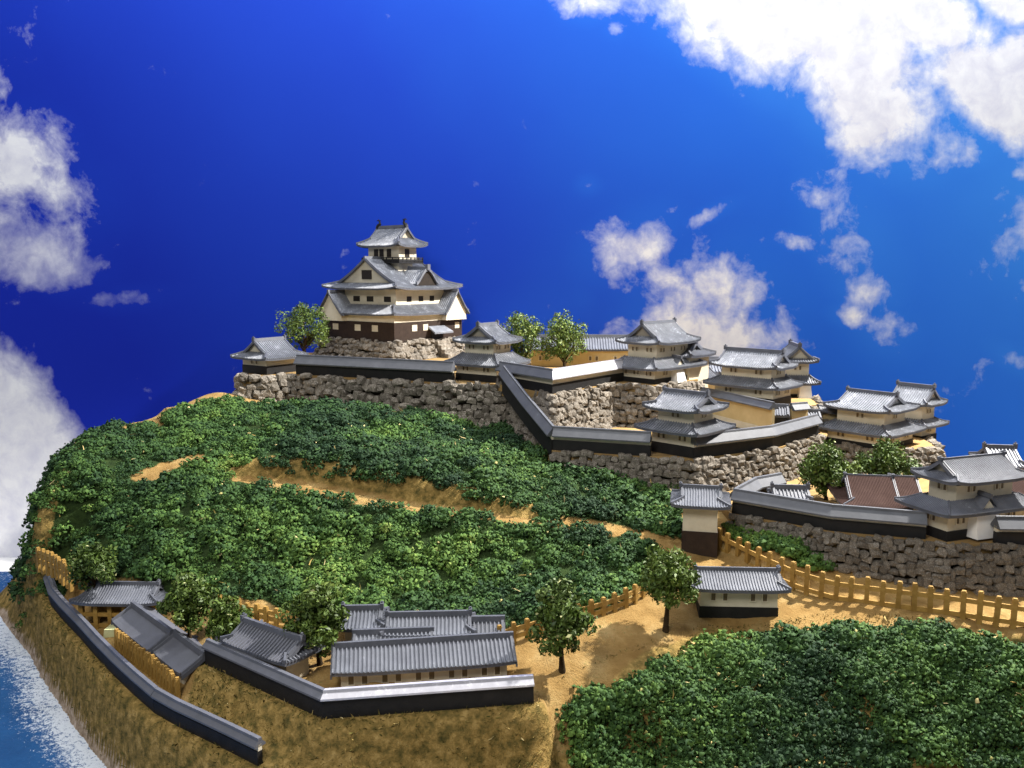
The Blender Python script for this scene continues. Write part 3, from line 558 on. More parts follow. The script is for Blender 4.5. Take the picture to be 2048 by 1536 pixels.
# ------------------------------------------------------------------ roofs
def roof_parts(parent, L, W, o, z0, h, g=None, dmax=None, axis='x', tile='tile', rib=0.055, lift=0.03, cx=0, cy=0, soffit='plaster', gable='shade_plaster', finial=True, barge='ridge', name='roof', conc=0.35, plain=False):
    # g: how far in the gable stands (0 = plain gable roof, None = full hip); dmax: cut off there (skirt roof round an upper storey)
    HL, HW = L / 2 + o, W / 2 + o
    Dm = dmax if dmax else HW
    if g is None: g = Dm + 1
    def prof(d): t = d / Dm; return h * ((1 - conc) * t + conc * t * t)
    def lf(q, half, d): return lift * max(0, (abs(q) / half - 0.45) / 0.55) ** 2 * max(0, 1 - d / (Dm * 0.8)) ** 2
    lev = sorted(set([0, Dm * .2, Dm * .4, Dm * .6, Dm * .8, Dm] + ([g] if 0 < g < Dm else [])))
    mb = MB(); rb = MB(); rg = MB()
    HLg = HL - g if g < Dm else 0
    ov = 0.05 if 0 < g < Dm else 0.0
    def ext_front(d):
        if g < Dm and d >= g - 1e-9: return HLg + ov
        return HL - d
    def strip(side, ends):
        n = 12; rows = []
        for d in lev:
            if ends and d > min(g, Dm) + 1e-9: break
            e = (HW - d) if ends else ext_front(d)
            if not ends and 0 < g < Dm and abs(d - g) < 1e-9: rows.append([(HL - g, d), n])
            rows.append([(e, d), n])
        vs = []; fs = []
        for (e, d), n in rows:
            for k in range(n + 1):
                q = -e + 2 * e * k / n
                z = z0 + prof(d) + lf(q, HW if ends else HL, d)
                vs.append((side * (HL - d), q * side, z) if ends else (-q * side, side * (HW - d), z))
        for i in range(len(rows) - 1):
            for k in range(n): fs.append((i * (n + 1) + k, i * (n + 1) + k + 1, (i + 1) * (n + 1) + k + 1, (i + 1) * (n + 1) + k))
        mb.add(vs, fs)
        half = HW if ends else HL
        m = max(3, int(2 * half / rib)); w2 = rib * 0.26; hh = rib * 0.36
        for k in range(0 if plain else m + 1):
            q = -half + rib * .3 + (2 * half - rib * .6) * k / m
            dl = min(half - abs(q), min(g, Dm)) if ends else (min(half - abs(q), Dm) if abs(q) > HLg + ov or g > Dm else Dm)
            if dl < rib * 0.4: continue
            ds = [0] + [x for x in lev if 0 < x < dl - 1e-6] + [dl]
            vs = []; fs = []
            for d in ds:
                z = z0 + prof(d) + lf(q, half, d) + 0.001
                for a, b in ((-w2, 0), (-w2 * .55, hh), (w2 * .55, hh), (w2, 0)):
                    vs.append((side * (HL - d + (0.012 if d == 0 else 0)), (q + a) * side, z + b) if ends else (-(q + a) * side, side * (HW - d + (0.012 if d == 0 else 0)), z + b))
            for i in range(len(ds) - 1):
                for c in range(3): fs.append((i * 4 + c, i * 4 + c + 1, i * 4 + 5 + c, i * 4 + 4 + c))
            fs.append((0, 1, 2, 3)); rb.add(vs, fs)
        # eave edge board
        vs = []
        for k in range(13):
            q = -half + 2 * half * k / 12; z = z0 + lf(q, half, 0)
            for dz in (0.002, -0.035): vs.append((side * HL, q * side, z + dz) if ends else (-q * side, side * HW, z + dz))
        rg.add(vs, [(2 * k, 2 * k + 1, 2 * k + 3, 2 * k + 2) for k in range(12)])
    for sd in (-1, 1):
        strip(sd, False)
        if g > 0: strip(sd, True)
    # hips, ridge, gable edges
    dh = min(g, Dm, HL)
    if g > 0:
        for a in (-1, 1):
            for b in (-1, 1):
                pts = [(a * (HL - d), b * (HW - d), z0 + prof(d) + lf(HL, HL, d)) for d in [dh * k / 5 for k in range(6)]]
                rg.beam(pts, rib * 0.9, rib * 0.75)
    rl = None
    if dmax is None:
        rl = (HLg + ov) if g < Dm else max(HL - HW, 0.02)
        zr = z0 + h
        rg.beam([(-rl - .01, 0, zr), (rl + .01, 0, zr)], rib * 1.3, rib * 1.3, -0.01)
        if g < Dm:
            for a in (-1, 1):
                for b in (-1, 1):
                    pts = [(a * (rl - .018), b * (HW - d), z0 + prof(d)) for d in [g + (Dm - g) * k / 5 for k in range(6)]]
                    rg.beam(pts, rib * 0.9, rib * 0.7)
        if finial:
            for a in (-1, 1):
                rg.box(a * rl - .02, a * rl + .02, -.035, .035, zr, zr + rib * 1.55)
                rg.box(a * rl - .010, a * rl + .010, -.012, .012, zr + rib * 1.55, zr + rib * 2.0)
    gm = []
    if dmax is None and g < Dm:
        for a in (-1, 1):
            gb = MB(); x = a * (rl - 0.05 - (0.02 if g > 0 else o * .7))
            ds = [max(g, 0.0) + (Dm - g) * k / 6 for k in range(7)]
            up = [(x, -(HW - d), z0 + prof(d) - 0.005) for d in ds] + [(x, (HW - d), z0 + prof(d) - 0.005) for d in reversed(ds[:-1])]
            base = z0 + prof(g) - 0.03
            n = len(up); vs = up + [(p[0] - a * 0.03, p[1], p[2]) for p in up]
            gb.add(vs, [tuple(range(n)), tuple(range(2 * n - 1, n - 1, -1))] + [(i, i + 1, n + i + 1, n + i) for i in range(n - 1)])
            bb_ = MB(); xb = a * (rl + 0.004)
            for b in (-1, 1):
                pts = [(xb, b * (HW - d), z0 + prof(d) - 0.045) for d in ds]; bb_.beam(pts, 0.02, 0.05)
            gm.append((gb, bb_))
    sf = MB(); ii = 0.0 if dmax is None else Dm
    sf.add([(-HL + .012, -HW + .012, z0 - .012), (HL - .012, -HW + .012, z0 - .012), (HL - .012, HW - .012, z0 - .012), (-HL + .012, HW - .012, z0 - .012)], [(0, 3, 2, 1)])
    for b in [mb, rb, rg, sf] + [q for p in gm for q in p]:
        if axis == 'y': b.turned()
        b.moved(cx, cy)
    r = part(name, mb, tile, parent, False)
    if not plain: rr = part('tile_rib', rb, tile, r); rr['kind'] = 'stuff'
    part('ridge', rg, 'ridge', r); part('soffit', sf, soffit, r)
    for gb, bb_ in gm:
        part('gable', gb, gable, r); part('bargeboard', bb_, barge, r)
    return r

def windows(parent, face, c, z, wd, hg, spots, mat='slot', frame=True):
    # face: 'L' = local -y wall at y=c, 'R' = local +x wall at x=c; spots: positions along the wall
    for s in spots:
        mb = MB(); fr = MB(); t = 0.012
        if face == 'L':
            mb.box(s - wd / 2, s + wd / 2, c - 0.006, c + 0.01, z - hg / 2, z + hg / 2)
            if frame:
                for a, b, e, f in ((-wd / 2 - t, wd / 2 + t, hg / 2, hg / 2 + t), (-wd / 2 - t, wd / 2 + t, -hg / 2 - t, -hg / 2), (-wd / 2 - t, -wd / 2, -hg / 2, hg / 2), (wd / 2, wd / 2 + t, -hg / 2, hg / 2)):
                    fr.box(s + a, s + b, c - 0.014, c + 0.01, z + e, z + f)
        else:
            mb.box(c - 0.01, c + 0.006, s - wd / 2, s + wd / 2, z - hg / 2, z + hg / 2)
            if frame:
                for a, b, e, f in ((-wd / 2 - t, wd / 2 + t, hg / 2, hg / 2 + t), (-wd / 2 - t, wd / 2 + t, -hg / 2 - t, -hg / 2), (-wd / 2 - t, -wd / 2, -hg / 2, hg / 2), (wd / 2, wd / 2 + t, -hg / 2, hg / 2)):
                    fr.box(c - 0.01, c + 0.014, s + a, s + b, z + e, z + f)
        wo = part('window', mb, mat, parent)
        if frame: part('frame', fr, 'plaster', wo)

def footprint(px, py, z, th, pl, pr):
    # corner of the plan nearest us, plan direction, and where its two far corners show -> centre, length, width
    F = at_z(px, py, z); c, s = math.cos(R(th)), math.sin(R(th)); Dp = F.y * CP + (CAM_H - z) * SP
    u = (pl - 1024) / F_PX; A = (F.x - u * Dp) / (c - u * s * CP)
    u = (pr - 1024) / F_PX; B = (F.x - u * Dp) / (s + u * c * CP)
    if VERBOSE: print('FP', px, py, 'th', th, 'A %.2f B %.2f Y %.2f' % (A, B, F.y))
    ctr = F - Vector((c, s, 0)) * A / 2 + Vector((-s, c, 0)) * B / 2
    return F, ctr, A, B

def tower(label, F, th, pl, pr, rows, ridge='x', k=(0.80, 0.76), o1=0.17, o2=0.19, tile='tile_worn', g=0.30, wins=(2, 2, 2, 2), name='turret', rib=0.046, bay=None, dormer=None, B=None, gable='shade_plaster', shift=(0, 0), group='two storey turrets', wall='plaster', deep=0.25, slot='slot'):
    Fp, c, A, B0 = footprint(*F, th, pl, pr)
    if B:
        B0 = B; s_ = R(th); c = Fp - Vector((math.cos(s_), math.sin(s_), 0)) * A / 2 + Vector((-math.sin(s_), math.cos(s_), 0)) * B0 / 2
    B = B0
    yb, ye1, ys, ye2, yr = rows
    dY = (math.sin(R(th)) - math.cos(R(th))); zb, z2 = [z_of(q, Fp.y) - F[2] for q in (yb, ys)]; z1 = z_of(ye1, Fp.y + dY * o1) - F[2]; z3 = z_of(ye2, Fp.y + dY * (o2 - .06)) - F[2]
    zr = z_of(yr, c.y) - F[2]
    t = thing(name, label, 'turret', (c.x, c.y, F[2]), R(th), group)
    part('boarding', MB().box(-A / 2, A / 2, -B / 2, B / 2, -deep, zb), 'black', t)
    e = 0.012
    part('lower_wall', MB().box(-A / 2 + e, A / 2 - e, -B / 2 + e, B / 2 - e, zb, z1 - 0.004), wall, t)
    A2, B2 = A * k[0], B * k[1]; sx, sy = shift
    dm = min((A - A2) / 2, (B - B2) / 2) + o1
    roof_parts(t, A, B, o1, z1, z2 - z1, None, dm, 'x', tile, rib, 0.02, name='lower_roof', finial=False)
    part('upper_wall', MB().box(-A2 / 2, A2 / 2, -B2 / 2, B2 / 2, z1 + 0.02, z3 - 0.004), wall, t)
    L, W = (A2, B2) if ridge == 'x' else (B2, A2)
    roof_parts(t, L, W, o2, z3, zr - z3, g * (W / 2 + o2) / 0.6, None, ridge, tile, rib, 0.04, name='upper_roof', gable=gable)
    wl, wr, ul, ur = wins
    ww, wh = 0.045, 0.075
    def sp(n, Ln):
        out = []
        for i in range(n):
            cc = (i + .5) / n * Ln - Ln / 2; out += [cc - 0.045, cc + 0.045]
        return out
    zl = (zb + z1) / 2; zu = (z2 + z3) / 2 + 0.01
    windows(t, 'L', -B / 2 + e, zl, ww, min(wh, (z1 - zb) * .6), sp(wl, A), slot); windows(t, 'R', A / 2 - e, zl, ww, min(wh, (z1 - zb) * .6), sp(wr, B), slot)
    windows(t, 'L', -B2 / 2, zu, ww, wh, sp(ul, A2), slot); windows(t, 'R', A2 / 2, zu, ww, wh, sp(ur, B2), slot)
    if bay:
        f, pos, bw = bay; mb = MB()
        if f == 'R': mb.add([(A / 2 - .02, pos - bw / 2, zb - .09), (A / 2 + .16, pos - bw / 2, zb - .09), (A / 2 + .16, pos + bw / 2, zb - .09), (A / 2 - .02, pos + bw / 2, zb - .09), (A / 2 - .02, pos - bw / 2 + .04, z1 + .02), (A / 2 + .09, pos - bw / 2 + .04, z1 - .0), (A / 2 + .09, pos + bw / 2 - .04, z1), (A / 2 - .02, pos + bw / 2 - .04, z1 + .02)], [(0, 3, 2, 1), (4, 5, 6, 7), (0, 1, 5, 4), (1, 2, 6, 5), (2, 3, 7, 6), (3, 0, 4, 7)])
        else: mb.add([(pos - bw / 2, -B / 2 - .16, zb - .09), (pos + bw / 2, -B / 2 - .16, zb - .09), (pos + bw / 2, -B / 2 + .02, zb - .09), (pos - bw / 2, -B / 2 + .02, zb - .09), (pos - bw / 2 + .04, -B / 2 - .09, z1), (pos + bw / 2 - .04, -B / 2 - .09, z1), (pos + bw / 2 - .04, -B / 2 + .02, z1 + .02), (pos - bw / 2 + .04, -B / 2 + .02, z1 + .02)], [(0, 3, 2, 1), (4, 5, 6, 7), (0, 1, 5, 4), (1, 2, 6, 5), (2, 3, 7, 6), (3, 0, 4, 7)])
        part('bay', mb, 'white', t)
    if dormer:
        f, pos, dw = dormer; mb = MB(); gb = MB(); hh = dw * .55
        y0, y1 = A / 2 + o1 * .75, A2 / 2
        mb.add([(y0, pos - dw / 2, z1 + .03), (y0, pos, z1 + .03 + hh), (y0, pos + dw / 2, z1 + .03), (y1, pos - dw / 2, z1 + .08), (y1, pos, z1 + .04 + hh), (y1, pos + dw / 2, z1 + .08)], [(0, 1, 4, 3), (1, 2, 5, 4)])
        gb.add([(y0 - .02, pos - dw / 2 + .02, z1 + .02), (y0 - .02, pos, z1 + hh), (y0 - .02, pos + dw / 2 - .02, z1 + .02)], [(0, 1, 2)])
        d = part('dormer', mb, tile, t); part('gable', gb, 'plaster', d)
        rd = MB(); rd.beam([(y0 + .01, pos, z1 + .03 + hh), (y1, pos, z1 + .04 + hh)], .05, .05); part('ridge', rd, 'ridge', d)
    return t

def house(label, F, th, pl, pr, rows, ridge='x', tile='tile', g=0.0, o=0.10, B=None, base='black', wall='plaster', wins=(0, 0), name='house', rib=0.05, group=None, slot='slot', gable='plaster', deep=0.25, wsize=(0.05, 0.09), finial=True, cat='house', lift=0.02, A=None, single=False, plain=False):
    Fp, c, A0, B0 = footprint(*F, th, pl, pr)
    A = A or A0; B = B or B0; s_ = R(th)
    c = Fp - Vector((math.cos(s_), math.sin(s_), 0)) * A / 2 + Vector((-math.sin(s_), math.cos(s_), 0)) * B / 2
    yb, ye, yr = rows
    dY = (math.sin(s_) - math.cos(s_)) if th < -15 else -1.0; zb = z_of(yb, Fp.y) - F[2]; z1 = z_of(ye, Fp.y + dY * o) - F[2]; zr = z_of(yr, c.y) - F[2]
    t = thing(name, label, cat, (c.x, c.y, F[2]), s_, group)
    if base: part('boarding' if base == 'black' else 'footing', MB().box(-A / 2, A / 2, -B / 2, B / 2, -deep, zb), base, t)
    e = 0.010 if base else 0.0
    part('wall', MB().box(-A / 2 + e, A / 2 - e, -B / 2 + e, B / 2 - e, zb if base else -deep, z1 - 0.004), wall, t)
    L, W = (A, B) if ridge == 'x' else (B, A)
    zr = max(zr, z1 + .52 * (W / 2 + o))
    gg = None if g is None else g * (W / 2 + o)
    roof_parts(t, L, W, o, z1, zr - z1, gg, None, ridge, tile, rib, lift, gable=gable, finial=finial, conc=0.35 if g else 0.12, plain=plain)
    zl = ((zb if base else 0) + z1) / 2
    def sp(n, Ln):
        out = []
        for i in range(n):
            cc = (i + .5) / n * Ln - Ln / 2; out += [cc] if single else [cc - 0.07, cc + 0.07]
        return out
    windows(t, 'L', -B / 2 + e, zl, wsize[0], wsize[1], sp(wins[0], A), slot); windows(t, 'R', A / 2 - e, zl, wsize[0], wsize[1], sp(wins[1], B), slot)
    return t

# ------------------------------------------------------------------ the keep
def make_keep():
    Fp, c, A, B = footprint(789, 683, 6.46, -37, 648, 924)
    zz = lambda py: z_of(py, Fp.y) - 6.46
    t = thing('keep', 'tall three storey castle keep with dark boarded base on a stone plinth', 'castle keep', (c.x, c.y, 6.46), R(-37))
    zb, z1, z2, z3 = zz(646), zz(630), zz(612), zz(578)
    part('boarding', MB().box(-A / 2, A / 2, -B / 2, B / 2, -0.05, zb), 'brown', t)
    part('first_wall', MB().box(-A / 2 + .015, A / 2 - .015, -B / 2 + .015, B / 2 - .015, zb, z1 + .03), 'plaster', t)
    A2, B2 = A * 0.80, B * 0.74
    o1 = 0.13; dm = min((A - A2) / 2, (B - B2) / 2) + o1
    roof_parts(t, A, B, o1, z1, z2 - z1, None, dm, 'x', 'tile_worn', 0.05, 0.03, name='first_roof', finial=False)
    part('second_wall', MB().box(-A2 / 2, A2 / 2, -B2 / 2, B2 / 2, z1, z3 + .03), 'plaster', t)
    hm = 0.72
    roof_parts(t, B2, A2, 0.30, z3, hm, 0.30, None, 'y', 'tile_worn', 0.05, 0.06, name='main_roof', gable='plaster', finial=False)
    # big black gable window and wall windows
    windows(t, 'L', -B2 / 2 + .012, z3 + hm * .46, 0.34, 0.22, [0.0], 'window', False)
    windows(t, 'L', -B2 / 2, zz(600), 0.23, 0.13, [-A2 * .18, A2 * .06, A2 * .36], 'window', False)
    windows(t, 'R', A2 / 2, zz(600), 0.16, 0.13, [-B2 * .25, -B2 * .02, B2 * .20], 'window', False)
    windows(t, 'L', -B / 2, zz(659), 0.20, 0.15, [-A * .32, -A * .02 + .05, A * .22 + .05], 'plaster', False)
    windows(t, 'R', A / 2, zz(659), 0.17, 0.15, [-B * .22, -B * .06, B * .42], 'plaster', False)
    windows(t, 'L', -B / 2 + .015, zz(637), 0.05, 0.06, [-A * .40, -A * .34, -A * .28], 'window', False)
    # two gabled wings on the first storey
    def wing(face, pos, wd, dep, z0, za, out):
        gb, rf, rd = MB(), MB(), MB(); n = 5; h = za - z0; ov = 0.06
        def place(q, d, z): return (q, -B / 2 - out + d, z) if face == 'L' else (A / 2 + out - d, q, z)
        sec = []
        for k in range(2 * n + 1):
            u = k / n - 1; sec.append((pos + u * (wd / 2 + ov), z0 - 0.04 + (h + .05) * (1 - abs(u)) ** 1.15))
        vs = [place(q, -0.05, z) for q, z in sec] + [place(q, dep, z) for q, z in sec]; m = len(sec)
        rf.add(vs, [(i, i + 1, m + i + 1, m + i) for i in range(m - 1)])
        for j in range(int(dep / 0.062)):
            d = j * 0.062
            for s_ in (0, 1):
                run = sec[:n + 1] if s_ == 0 else sec[n:]
                vs = []
                for q, z in run:
                    for dd, hh in ((0, 0), (.012, .022), (.026, .022), (.036, 0)): vs.append(place(q, d + dd - .04, z + hh))
                rf.add(vs, [(i * 4 + e, i * 4 + e + 1, i * 4 + 5 + e, i * 4 + 4 + e) for i in range(len(run) - 1) for e in range(3)])
        vs = [place(pos - wd / 2, 0, zb)] + [place(q, 0, z - .02) for q, z in sec if abs(q - pos) <= wd / 2] + [place(pos + wd / 2, 0, zb)]
        n_ = len(vs); bk = [place(pos - wd / 2, out + .03, zb)] + [place(q, out + .03, z - .02) for q, z in sec if abs(q - pos) <= wd / 2] + [place(pos + wd / 2, out + .03, zb)]
        gb.add(vs + bk, [tuple(range(n_))] + [(i, (i + 1) % n_, n_ + (i + 1) % n_, n_ + i) for i in range(n_)])
        for run in (sec[:n + 1], sec[n:]):
            rd.beam([place(q, -.05, z) for q, z in run], .05, .05)
        rd.beam([place(pos, -.07, sec[n][1]), place(pos, dep, sec[n][1])], .07, .07)
        w_ = part('wing_gable', gb, 'plaster', t); part('wing_roof', rf, 'tile_worn', w_); part('ridge', rd, 'ridge', w_)
    wing('L', -A / 2 + .175 * A, .34 * A, 0.60, z1 - .02, zz(588), .15)
    wing('R', B / 2 - .16 * B, .32 * B, 0.80, z1 - .02, zz(586), .15)
    # curved-gable dormer on the other slope of the main roof
    kb, kr, kt = MB(), MB(), MB(); wd = 0.80; x0 = A2 / 2 + .22; x1 = A2 / 2 - .42; yc = -0.02; zk = z3 + .10
    sec = []
    for k in range(17):
        u = k / 8 - 1; sec.append((yc + u * wd / 2, zk + .34 * (0.5 + 0.5 * math.cos(math.pi * u)) ** 0.8))
    m = len(sec)
    kr.add([(x0, q, z) for q, z in sec] + [(x1, q, z + .02) for q, z in sec], [(i, i + 1, m + i + 1, m + i) for i in range(m - 1)])
    for j in range(9):
        xx = x0 - j * .065
        kr.add([(xx - dd, q, z + hh) for q, z in sec for dd, hh in ((0, 0), (.012, .024), (.028, .024), (.04, 0))], [(i * 4 + e, i * 4 + e + 1, i * 4 + 5 + e, i * 4 + 4 + e) for i in range(m - 1) for e in range(3)])
    kb.add([(x0 - .03, q, z - .03) for q, z in sec], [tuple(range(m))])
    kt.beam([(x0, q, z - .02) for q, z in sec], .05, .07); kt.beam([(x0 + .02, yc, sec[8][1]), (x1, yc, sec[8][1] + .02)], .08, .08)
    kt.box(x0 - .03, x0 + .05, yc - .05, yc + .05, sec[8][1], sec[8][1] + .14)
    dk = part('curved_dormer', kr, 'tile_worn', t); part('gable', kb, 'window', dk); part('ridge', kt, 'ridge', dk)
    # neck, balcony, top storey
    A3, B3 = 1.06, 0.62
    zn, zb0, zb1, z4 = zz(547) - .25, zz(525), zz(514), zz(488)
    part('neck_wall', MB().box(-A3 / 2 + .08, A3 / 2 - .08, -B3 / 2 + .06, B3 / 2 - .06, zn, zb0 + .02), 'plaster', t)
    part('balcony', MB().box(-A3 / 2 - .12, A3 / 2 + .12, -B3 / 2 - .12, B3 / 2 + .12, zb0, zb0 + .035), 'black', t)
    rl = MB()
    for (xa, ya, xb, yb_) in ((-1, -1, 1, -1), (1, -1, 1, 1), (1, 1, -1, 1), (-1, 1, -1, -1)):
        p = [(xa * (A3 / 2 + .11), ya * (B3 / 2 + .11), 0), (xb * (A3 / 2 + .11), yb_ * (B3 / 2 + .11), 0)]
        for zq in (.06, .12): rl.beam([(q[0], q[1], zb0 + zq) for q in p], .022, .022)
        for k in range(7):
            q = Vector(p[0]).lerp(Vector(p[1]), k / 6); rl.box(q.x - .011, q.x + .011, q.y - .011, q.y + .011, zb0 + .02, zb0 + .15)
    part('railing', rl, 'black', t)
    for q in ((-1, 0), (1, 0), (0, -1), (0, 1)):
        ex, ey = A3 / 2 + .10, B3 / 2 + .10
        part('parapet', MB().box(*((q[0] * ex - .008, q[0] * ex + .008, -ey, ey) if q[0] else (-ex, ex, q[1] * ey - .008, q[1] * ey + .008)), zb0 + .03, zb0 + .10), 'black', t)
    part('top_wall', MB().box(-A3 / 2, A3 / 2, -B3 / 2, B3 / 2, zb0 + .03, z4 + .03), 'plaster', t)
    windows(t, 'L', -B3 / 2, zz(503), .15, .20, [-.25, -.06, .20], 'window', False)
    windows(t, 'R', A3 / 2, zz(503), .16, .20, [-.02], 'window', False)
    roof_parts(t, A3, B3, 0.21, z4, .46, 0.26, None, 'x', 'tile_worn', 0.055, 0.06, name='top_roof', gable='plaster', finial=False)
    for a in (-1, 1):
        fm = MB(); x = a * (A3 / 2 + .21 - .26 - .03); zr = z4 + .46
        pts = [(x + a * .05, 0, zr), (x + a * .02, 0, zr + .07), (x - a * .035, 0, zr + .11), (x - a * .02, 0, zr + .17), (x + a * .02, 0, zr + .22)]
        fm.tube(pts, [.055, .05, .035, .022, .010], 7); fm.box(x - .03, x + .03, -.045, .045, zr + .18, zr + .20)
        part('roof_ornament', fm, 'black', t)
    # entrance canopy and steps
    cy_ = MB(); cy_.add([(A / 2, -B * .02, .30), (A / 2, B * .22, .30), (A / 2 + .26, B * .24, .16), (A / 2 + .26, -B * .04, .16), (A / 2, -B * .02, .26), (A / 2, B * .22, .26), (A / 2 + .26, B * .24, .12), (A / 2 + .26, -B * .04, .12)], [(0, 1, 2, 3), (7, 6, 5, 4), (0, 3, 7, 4), (1, 5, 6, 2), (3, 2, 6, 7)])
    part('entrance_canopy', cy_, 'tile_worn', t)
    part('door', MB().box(A / 2 - .02, A / 2 + .02, B * .02, B * .18, -.04, .24), 'black', t)
    for k in range(4): part('step', MB().box(A / 2 + .05, A / 2 + .22 + .11 * k, B * .02, B * .18, -.46, -.06 - .1 * k), 'stone', t)
    # plinth
    e1 = Vector((math.cos(R(-37)), math.sin(R(-37)))); e2 = Vector((-e1.y, e1.x)); cc = Vector((c.x, c.y))
    cor = [cc + e1 * a * (A / 2 + .01) + e2 * b * (B / 2 + .01) for a, b in ((-1, 1), (-1, -1), (1, -1), (1, 1))]
    stone_wall('stone plinth under the castle keep', [(p.x, p.y) for p in cor], 6.44, [5.98] * 4, 0.35, 0.15, seed=12)
make_keep()

# ------------------------------------------------------------------ turrets
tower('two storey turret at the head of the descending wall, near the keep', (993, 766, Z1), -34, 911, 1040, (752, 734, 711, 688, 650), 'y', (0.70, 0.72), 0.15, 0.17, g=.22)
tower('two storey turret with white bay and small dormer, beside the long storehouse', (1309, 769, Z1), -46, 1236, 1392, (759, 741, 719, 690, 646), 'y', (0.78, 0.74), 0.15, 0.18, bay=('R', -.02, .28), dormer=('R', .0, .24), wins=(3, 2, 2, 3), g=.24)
tower('long two storey turret standing above the ochre wall, roof streaked white', (1546, 816, Z3), -44, 1427, 1582, (799, 780, 761, 740, 702), 'x', (0.84, 0.74), 0.15, 0.17, gable='white', wins=(2, 2, 2, 1), g=.20)
tower('gable fronted two storey turret with white bay behind the streaked roof turret', (1623, 806, 5.55), -6, 1566, 1640, (789, 768, 752, 725, 690), 'y', (0.80, 0.78), 0.13, 0.15, bay=('L', .12, .26), B=0.8, gable='plaster', wins=(0, 0, 1, 0), g=.16, tile='tile')
tower('two storey turret astride the stepped wall above the pale stones', (1385, 917, Z2), -44, 1301, 1436, (895, 873, 851, 828, 786), 'x', (0.86, 0.72), 0.19, 0.18, gable='white', wins=(2, 2, 1, 1), g=.22)
tower('two storey turret behind the round trees, the front one of a staggered pair', (1769, 902, Z4), -50, 1652, 1826, (892, 876, 856, 830, 786), 'x', (0.80, 0.72), 0.16, 0.18, gable='white', wins=(2, 2, 1, 1), g=.22)
tower('two storey turret on the cliff edge, the rear one of a staggered pair', (1842, 893, 4.86), -54, 1778, 1872, (873, 856, 842, 813, 772), 'x', (0.86, 0.80), 0.15, 0.16, gable='white', wins=(0, 1, 0, 1), g=.20)
tower('large two storey turret beside the brown roofed hall', (1893, 1084, Z5), -70, 1826, 2044, (1064, 1035, 1006, 972, 914), 'y', (0.80, 0.74), 0.17, 0.16, tile='tile', rib=.026, dormer=('R', -.1, .24), wins=(1, 3, 1, 2), g=.24, bay=('R', -.1, .42))

# ------------------------------------------------------------------ houses
house('small single storey corner turret at the open end of the keep terrace', (534, 750, Z1), -34, 485, 596, (733, 720, 680), 'y', 'tile_worn', .40, .16, wins=(1, 0), name='corner_turret', cat='turret', slot='slot')
house('long ochre storehouse with grey roof behind the terrace trees', (1262, 735, Z1), -3, 1062, 1275, (735, 700, 677), 'x', 'tile', 0.0, .08, B=0.75, base=None, wall='ochre', wins=(4, 0), name='storehouse', finial=False, rib=.06)
house('low ochre storehouse behind the streaked roof turret', (1466, 768, 5.75), -3, 1385, 1480, (768, 745, 720), 'x', 'tile', 0.0, .08, B=0.7, base=None, wall='ochre', wins=(1, 0), name='storehouse', finial=True, rib=.06)
house('small hip roofed house between the dormered turret and the ochre storehouse', (1412, 790, 5.62), -46, 1375, 1434, (790, 762, 734), 'y', 'tile', 0.5, .10, base=None, wall='plaster', name='house', rib=.058)
house('low wing with grey hip roof adjoining the dormered turret from behind', (1378, 760, Z1), -44, 1320, 1402, (760, 714, 690), 'x', 'tile', 0.5, .10, base=None, wall='plaster', name='house', rib=.06, B=0.7)
house('white gatehouse turret on a tall dark base at the top of the ochre fence', (1434, 1122, 4.22), -12, 1362, 1446, (1066, 1016, 985), 'x', 'tile', .5, .15, B=0.38, wins=(0, 0), name='gate_turret', cat='turret', rib=.036, base='brown')
house('white walled gatehouse with black footing beside the shade tree', (1556, 1239, 3.95), -3, 1398, 1566, (1216, 1183, 1148), 'x', 'tile', .45, .11, B=0.36, wins=(2, 0), name='gatehouse', rib=.034, deep=.2)
house('long row house with ribbed grey roof behind the silver capped wall', (1014, 1352, 3.72), 8.5, 682, 1020, (1352, 1327, 1283), 'x', 'tile', 0.0, .09, B=0.42, base=None, wins=(5, 0), name='row_house', rib=.046, finial=False, wsize=(.055, .13))
house('grey roofed house tucked against the back of the long row house', (856, 1318, 3.76), 5, 716, 862, (1318, 1300, 1268), 'x', 'tile', .3, .08, B=0.30, base=None, name='house', rib=.046, finial=False)
house('wide grey hip roofed house at the foot of the bushes', (935, 1296, 3.80), 3, 778, 950, (1296, 1270, 1240), 'x', 'tile', .4, .09, B=0.34, base=None, name='house', rib=.046)
house('narrow grey roofed house half hidden by the dark olive tree', (756, 1286, 3.82), 3, 690, 762, (1286, 1258, 1223), 'x', 'tile', .4, .09, B=0.34, base=None, name='house', rib=.046)
house('low ochre shed with flat grey roof beside the wide hip roofed house', (1000, 1296, 3.80), 2, 938, 1004, (1296, 1276, 1262), 'x', 'tile_plain', 0.0, .05, B=0.35, base=None, wall='ochre', name='shed', rib=.05, finial=False, cat='shed')
house('grey hip-and-gable house inside the bent compound wall', (574, 1372, 3.71), -34, 478, 618, (1372, 1331, 1274), 'x', 'tile_plain', .35, .13, base=None, name='house', rib=.046)
house('upper of two plain slate sheds behind the ochre palisade', (306, 1340, 3.42), -46, 236, 362, (1340, 1305, 1250), 'x', 'tile_plain', 0.0, .05, B=.44, base=None, name='shed', rib=.05, finial=False, cat='shed', plain=True)
house('lower of two plain slate sheds behind the ochre palisade', (370, 1385, 3.43), -46, 318, 424, (1385, 1352, 1303), 'x', 'tile_plain', 0.0, .05, B=.44, base=None, name='shed', rib=.05, finial=False, cat='shed', plain=True)
house('brown roofed hall inside the walled court by the round trees', (1800, 1048, Z5), -10, 1700, 1830, (1048, 1018, 966), 'x', 'brown_tile', .3, .12, base=None, wall='plaster', name='hall', rib=.02, B=0.9, cat='hall')
